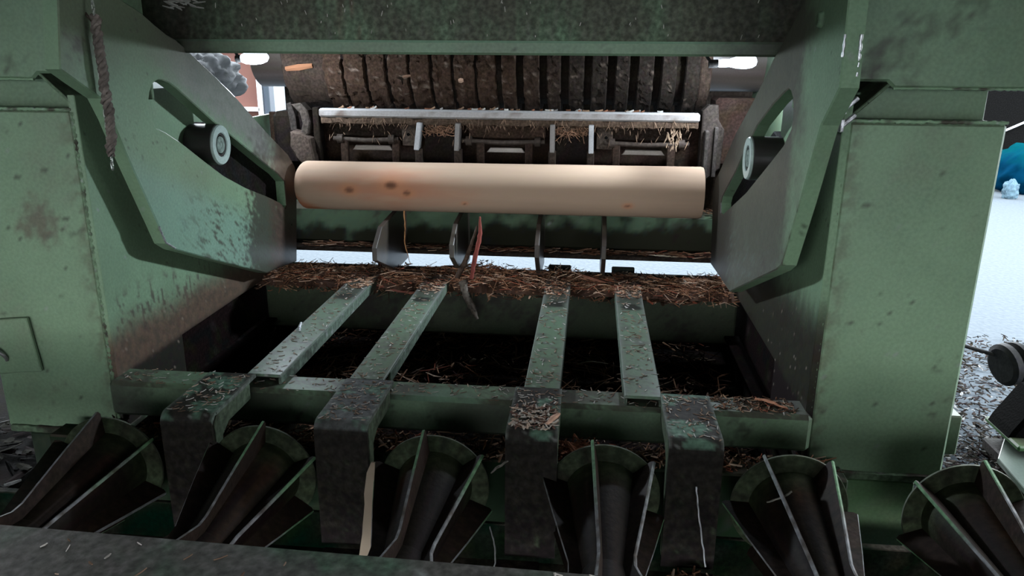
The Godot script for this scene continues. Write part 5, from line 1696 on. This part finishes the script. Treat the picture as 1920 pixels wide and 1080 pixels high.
func build_strips() -> void:
	strip("red_splinter", "tall pointed red splinter standing out of the bark heap under the log", "splinter", [Vector3(-0.085, 1.36, 0.26), Vector3(-0.085, 1.24, 0.27), Vector3(-0.115, 1.10, 0.29), Vector3(-0.135, 0.97, 0.30)], [0.008, 0.026, 0.030, 0.022], Color(0.15, 0.04, 0.032), 0.5)
	strip("bark_branch", "dark bark-covered branch leaning along the red splinter", "branch", [Vector3(-0.105, 1.30, 0.25), Vector3(-0.15, 1.15, 0.28), Vector3(-0.185, 1.06, 0.30), Vector3(-0.225, 0.98, 0.32)], [0.006, 0.016, 0.022, 0.02], Color(0.075, 0.05, 0.038), 0.8, "bark")
	strip("broken_stick", "broken lichen-grey stick hanging from the bark heap over the sill beam", "stick", [Vector3(-0.19, 0.95, 0.30), Vector3(-0.165, 0.87, 0.34), Vector3(-0.125, 0.81, 0.37), Vector3(-0.085, 0.735, 0.40)], [0.028, 0.026, 0.024, 0.010], Color(0.15, 0.125, 0.105), 0.9, "bark")
	strip("pink_strip", "pink-red strip of inner bark lying along the front of the heap", "bark strip", [Vector3(-0.82, 0.90, 0.27), Vector3(-0.72, 0.895, 0.29), Vector3(-0.56, 0.865, 0.30), Vector3(-0.40, 0.875, 0.30), Vector3(-0.33, 0.885, 0.28)], [0.010, 0.018, 0.016, 0.018, 0.006], Color(0.26, 0.10, 0.075), 0.45)
	strip("orange_strip", "thin orange strip of bark dangling below the log to the heap", "bark strip", [Vector3(-0.60, 1.36, 0.12), Vector3(-0.592, 1.25, 0.14), Vector3(-0.597, 1.15, 0.14), Vector3(-0.578, 1.06, 0.14), Vector3(-0.56, 1.01, 0.15)], [0.011, 0.010, 0.009, 0.004, 0.003], Color(0.30, 0.15, 0.07), 0.5)
	strip("root_twig", "dark forked twig bridging the bright gap under the bed beam", "twig", [Vector3(-0.84, 1.03, 0.0), Vector3(-0.80, 1.0, 0.05), Vector3(-0.79, 0.965, 0.08), Vector3(-0.81, 0.93, 0.10)], [0.008, 0.014, 0.013, 0.012], Color(0.03, 0.022, 0.017), 0.8, "bark")
	strip("root_twig", "dark bent twig arching low across the bright gap beside the red splinter", "twig", [Vector3(-0.60, 0.94, 0.06), Vector3(-0.42, 0.965, 0.08), Vector3(-0.30, 0.985, 0.08), Vector3(-0.21, 0.985, 0.10)], [0.016, 0.012, 0.014, 0.008], Color(0.03, 0.022, 0.017), 0.7, "bark")
	strip("long_bark_strip", "long brown bark strip lying flat across the heap top behind the pink strip", "bark strip", [Vector3(-0.70, 0.97, 0.17), Vector3(-0.50, 0.963, 0.19), Vector3(-0.33, 0.955, 0.21), Vector3(-0.17, 0.935, 0.24)], [0.012, 0.014, 0.012, 0.006], Color(0.12, 0.075, 0.055), 0.5)
	strip("bark_sliver", "pale straight sliver lying across the heap beside the scratched plate", "bark strip", [Vector3(-1.13, 0.965, 0.22), Vector3(-1.18, 0.93, 0.26), Vector3(-1.23, 0.89, 0.30)], [0.007, 0.011, 0.008], Color(0.28, 0.19, 0.14), 0.5)
	strip("wood_chip", "broad pale chip standing in the heap on the third feed rail", "chip", [Vector3(0.36, 0.93, 0.2), Vector3(0.44, 0.96, 0.2), Vector3(0.51, 0.995, 0.19)], [0.006, 0.016, 0.004], Color(0.34, 0.235, 0.17), 0.4)
	strip("wood_chip", "reddish slab chip propped in the heap between the third and fourth feed rails", "chip", [Vector3(0.55, 0.985, 0.18), Vector3(0.64, 0.965, 0.2), Vector3(0.72, 0.945, 0.2)], [0.02, 0.03, 0.008], Color(0.19, 0.085, 0.055), 0.3)
	strip("wood_chip", "pale pink chip lying at the corner of the chip-littered bent stop", "chip", [Vector3(0.455, 0.972, 2.255), Vector3(0.48, 0.985, 2.23), Vector3(0.502, 0.995, 2.205)], [0.006, 0.014, 0.008], Color(0.42, 0.25, 0.18), 0.4)
	strip("wood_chip", "orange splinter on the front cross beam near the clean post", "chip", [Vector3(1.33, 0.925, 1.82), Vector3(1.38, 0.93, 1.86), Vector3(1.44, 0.925, 1.91)], [0.008, 0.011, 0.004], Color(0.36, 0.165, 0.10), 0.5)
	strip("thin_stalk", "thin pale stalk laid across the heap at the third feed rail", "stalk", [Vector3(0.30, 0.935, 0.27), Vector3(0.38, 0.955, 0.27), Vector3(0.47, 0.962, 0.27)], [0.003, 0.004, 0.003], Color(0.32, 0.24, 0.17), 0.8)
	strip("curved_sliver", "curved pale sliver lying on the pit litter between the third and fourth feed rails", "sliver", [Vector3(0.55, 0.50, 0.50), Vector3(0.63, 0.53, 0.52), Vector3(0.74, 0.52, 0.52)], [0.004, 0.010, 0.004], Color(0.16, 0.14, 0.11), 0.4)
	strip("curved_sliver", "small round pale chip on the pit litter between the second and third feed rails", "chip", [Vector3(-0.13, 0.46, 0.45), Vector3(-0.11, 0.475, 0.45), Vector3(-0.09, 0.48, 0.45)], [0.01, 0.02, 0.01], Color(0.11, 0.09, 0.07), 0.5)
	strip("white_sliver", "short white sliver standing at the edge of the first feed rail", "sliver", [Vector3(-0.905, 0.965, 1.22), Vector3(-0.893, 0.962, 1.28), Vector3(-0.87, 0.965, 1.34)], [0.006, 0.009, 0.006], Color(0.42, 0.42, 0.44), 0.4)
	strip("pale_sliver", "pale sliver resting on the bed beam ledge near the brown plate", "sliver", [Vector3(0.99, 1.03, -0.24), Vector3(1.08, 1.025, -0.23), Vector3(1.2, 1.02, -0.23)], [0.006, 0.010, 0.005], Color(0.36, 0.31, 0.25), 0.5)
	strip("thin_wire", "thin bright wire hanging in front of the patchy green stop", "wire", [Vector3(1.02, 0.80, 2.36), Vector3(1.035, 0.70, 2.39), Vector3(1.065, 0.52, 2.45)], [0.003, 0.003, 0.003], Color(0.5, 0.5, 0.52), 1.0, "plate")
	strip("thin_wire", "thin bent strip dangling beside the veneer-side finned roller", "wire", [Vector3(0.27, 0.68, 2.52), Vector3(0.288, 0.60, 2.53), Vector3(0.29, 0.53, 2.54), Vector3(0.26, 0.49, 2.56)], [0.004, 0.006, 0.005, 0.003], Color(0.15, 0.15, 0.15), 0.5, "plate")
	strip("broken_twig", "small forked pale twig caught between two finned rollers under the chip-littered stop", "twig", [Vector3(0.26, 0.84, 2.42), Vector3(0.285, 0.865, 2.42), Vector3(0.325, 0.895, 2.42)], [0.003, 0.006, 0.004], Color(0.16, 0.14, 0.12), 0.8)
	strip("broken_twig", "short pale twig stuck to a fin of the roller before the clean post", "twig", [Vector3(1.26, 0.80, 2.44), Vector3(1.31, 0.825, 2.44), Vector3(1.345, 0.845, 2.43)], [0.003, 0.005, 0.004], Color(0.25, 0.23, 0.2), 0.8)
	# torn veneer standing at a roller
	var mb := MB.new()
	var left := PackedVector2Array()
	var outl := PackedVector2Array()
	for i in 12:
		var f := i / 11.0
		left.append(Vector2(lerpf(-0.205, -0.268, f) + 0.011 * NB.get_noise_1d(f * 23.0) - (0.012 if i == 0 else 0.0) * -1.0, lerpf(0.86, 0.36, f)))
	for p in left:
		outl.append(p)
	outl.append(Vector2(-0.222, 0.36))
	outl.append(Vector2(-0.178, 0.86))
	slab(mb, outl, [], Vector3(0, 0, 2.42), Vector3.RIGHT, Vector3.UP, Vector3.BACK, 0.006, 0.03, 0.001)
	solo("veneer_strip", mb, "wood", flat_paint(Color(0.27, 0.215, 0.16), 0.15), "torn pale tan veneer strip with a ragged edge standing beside a finned roller", "veneer", Vector3(-0.22, 0.36, 2.42))
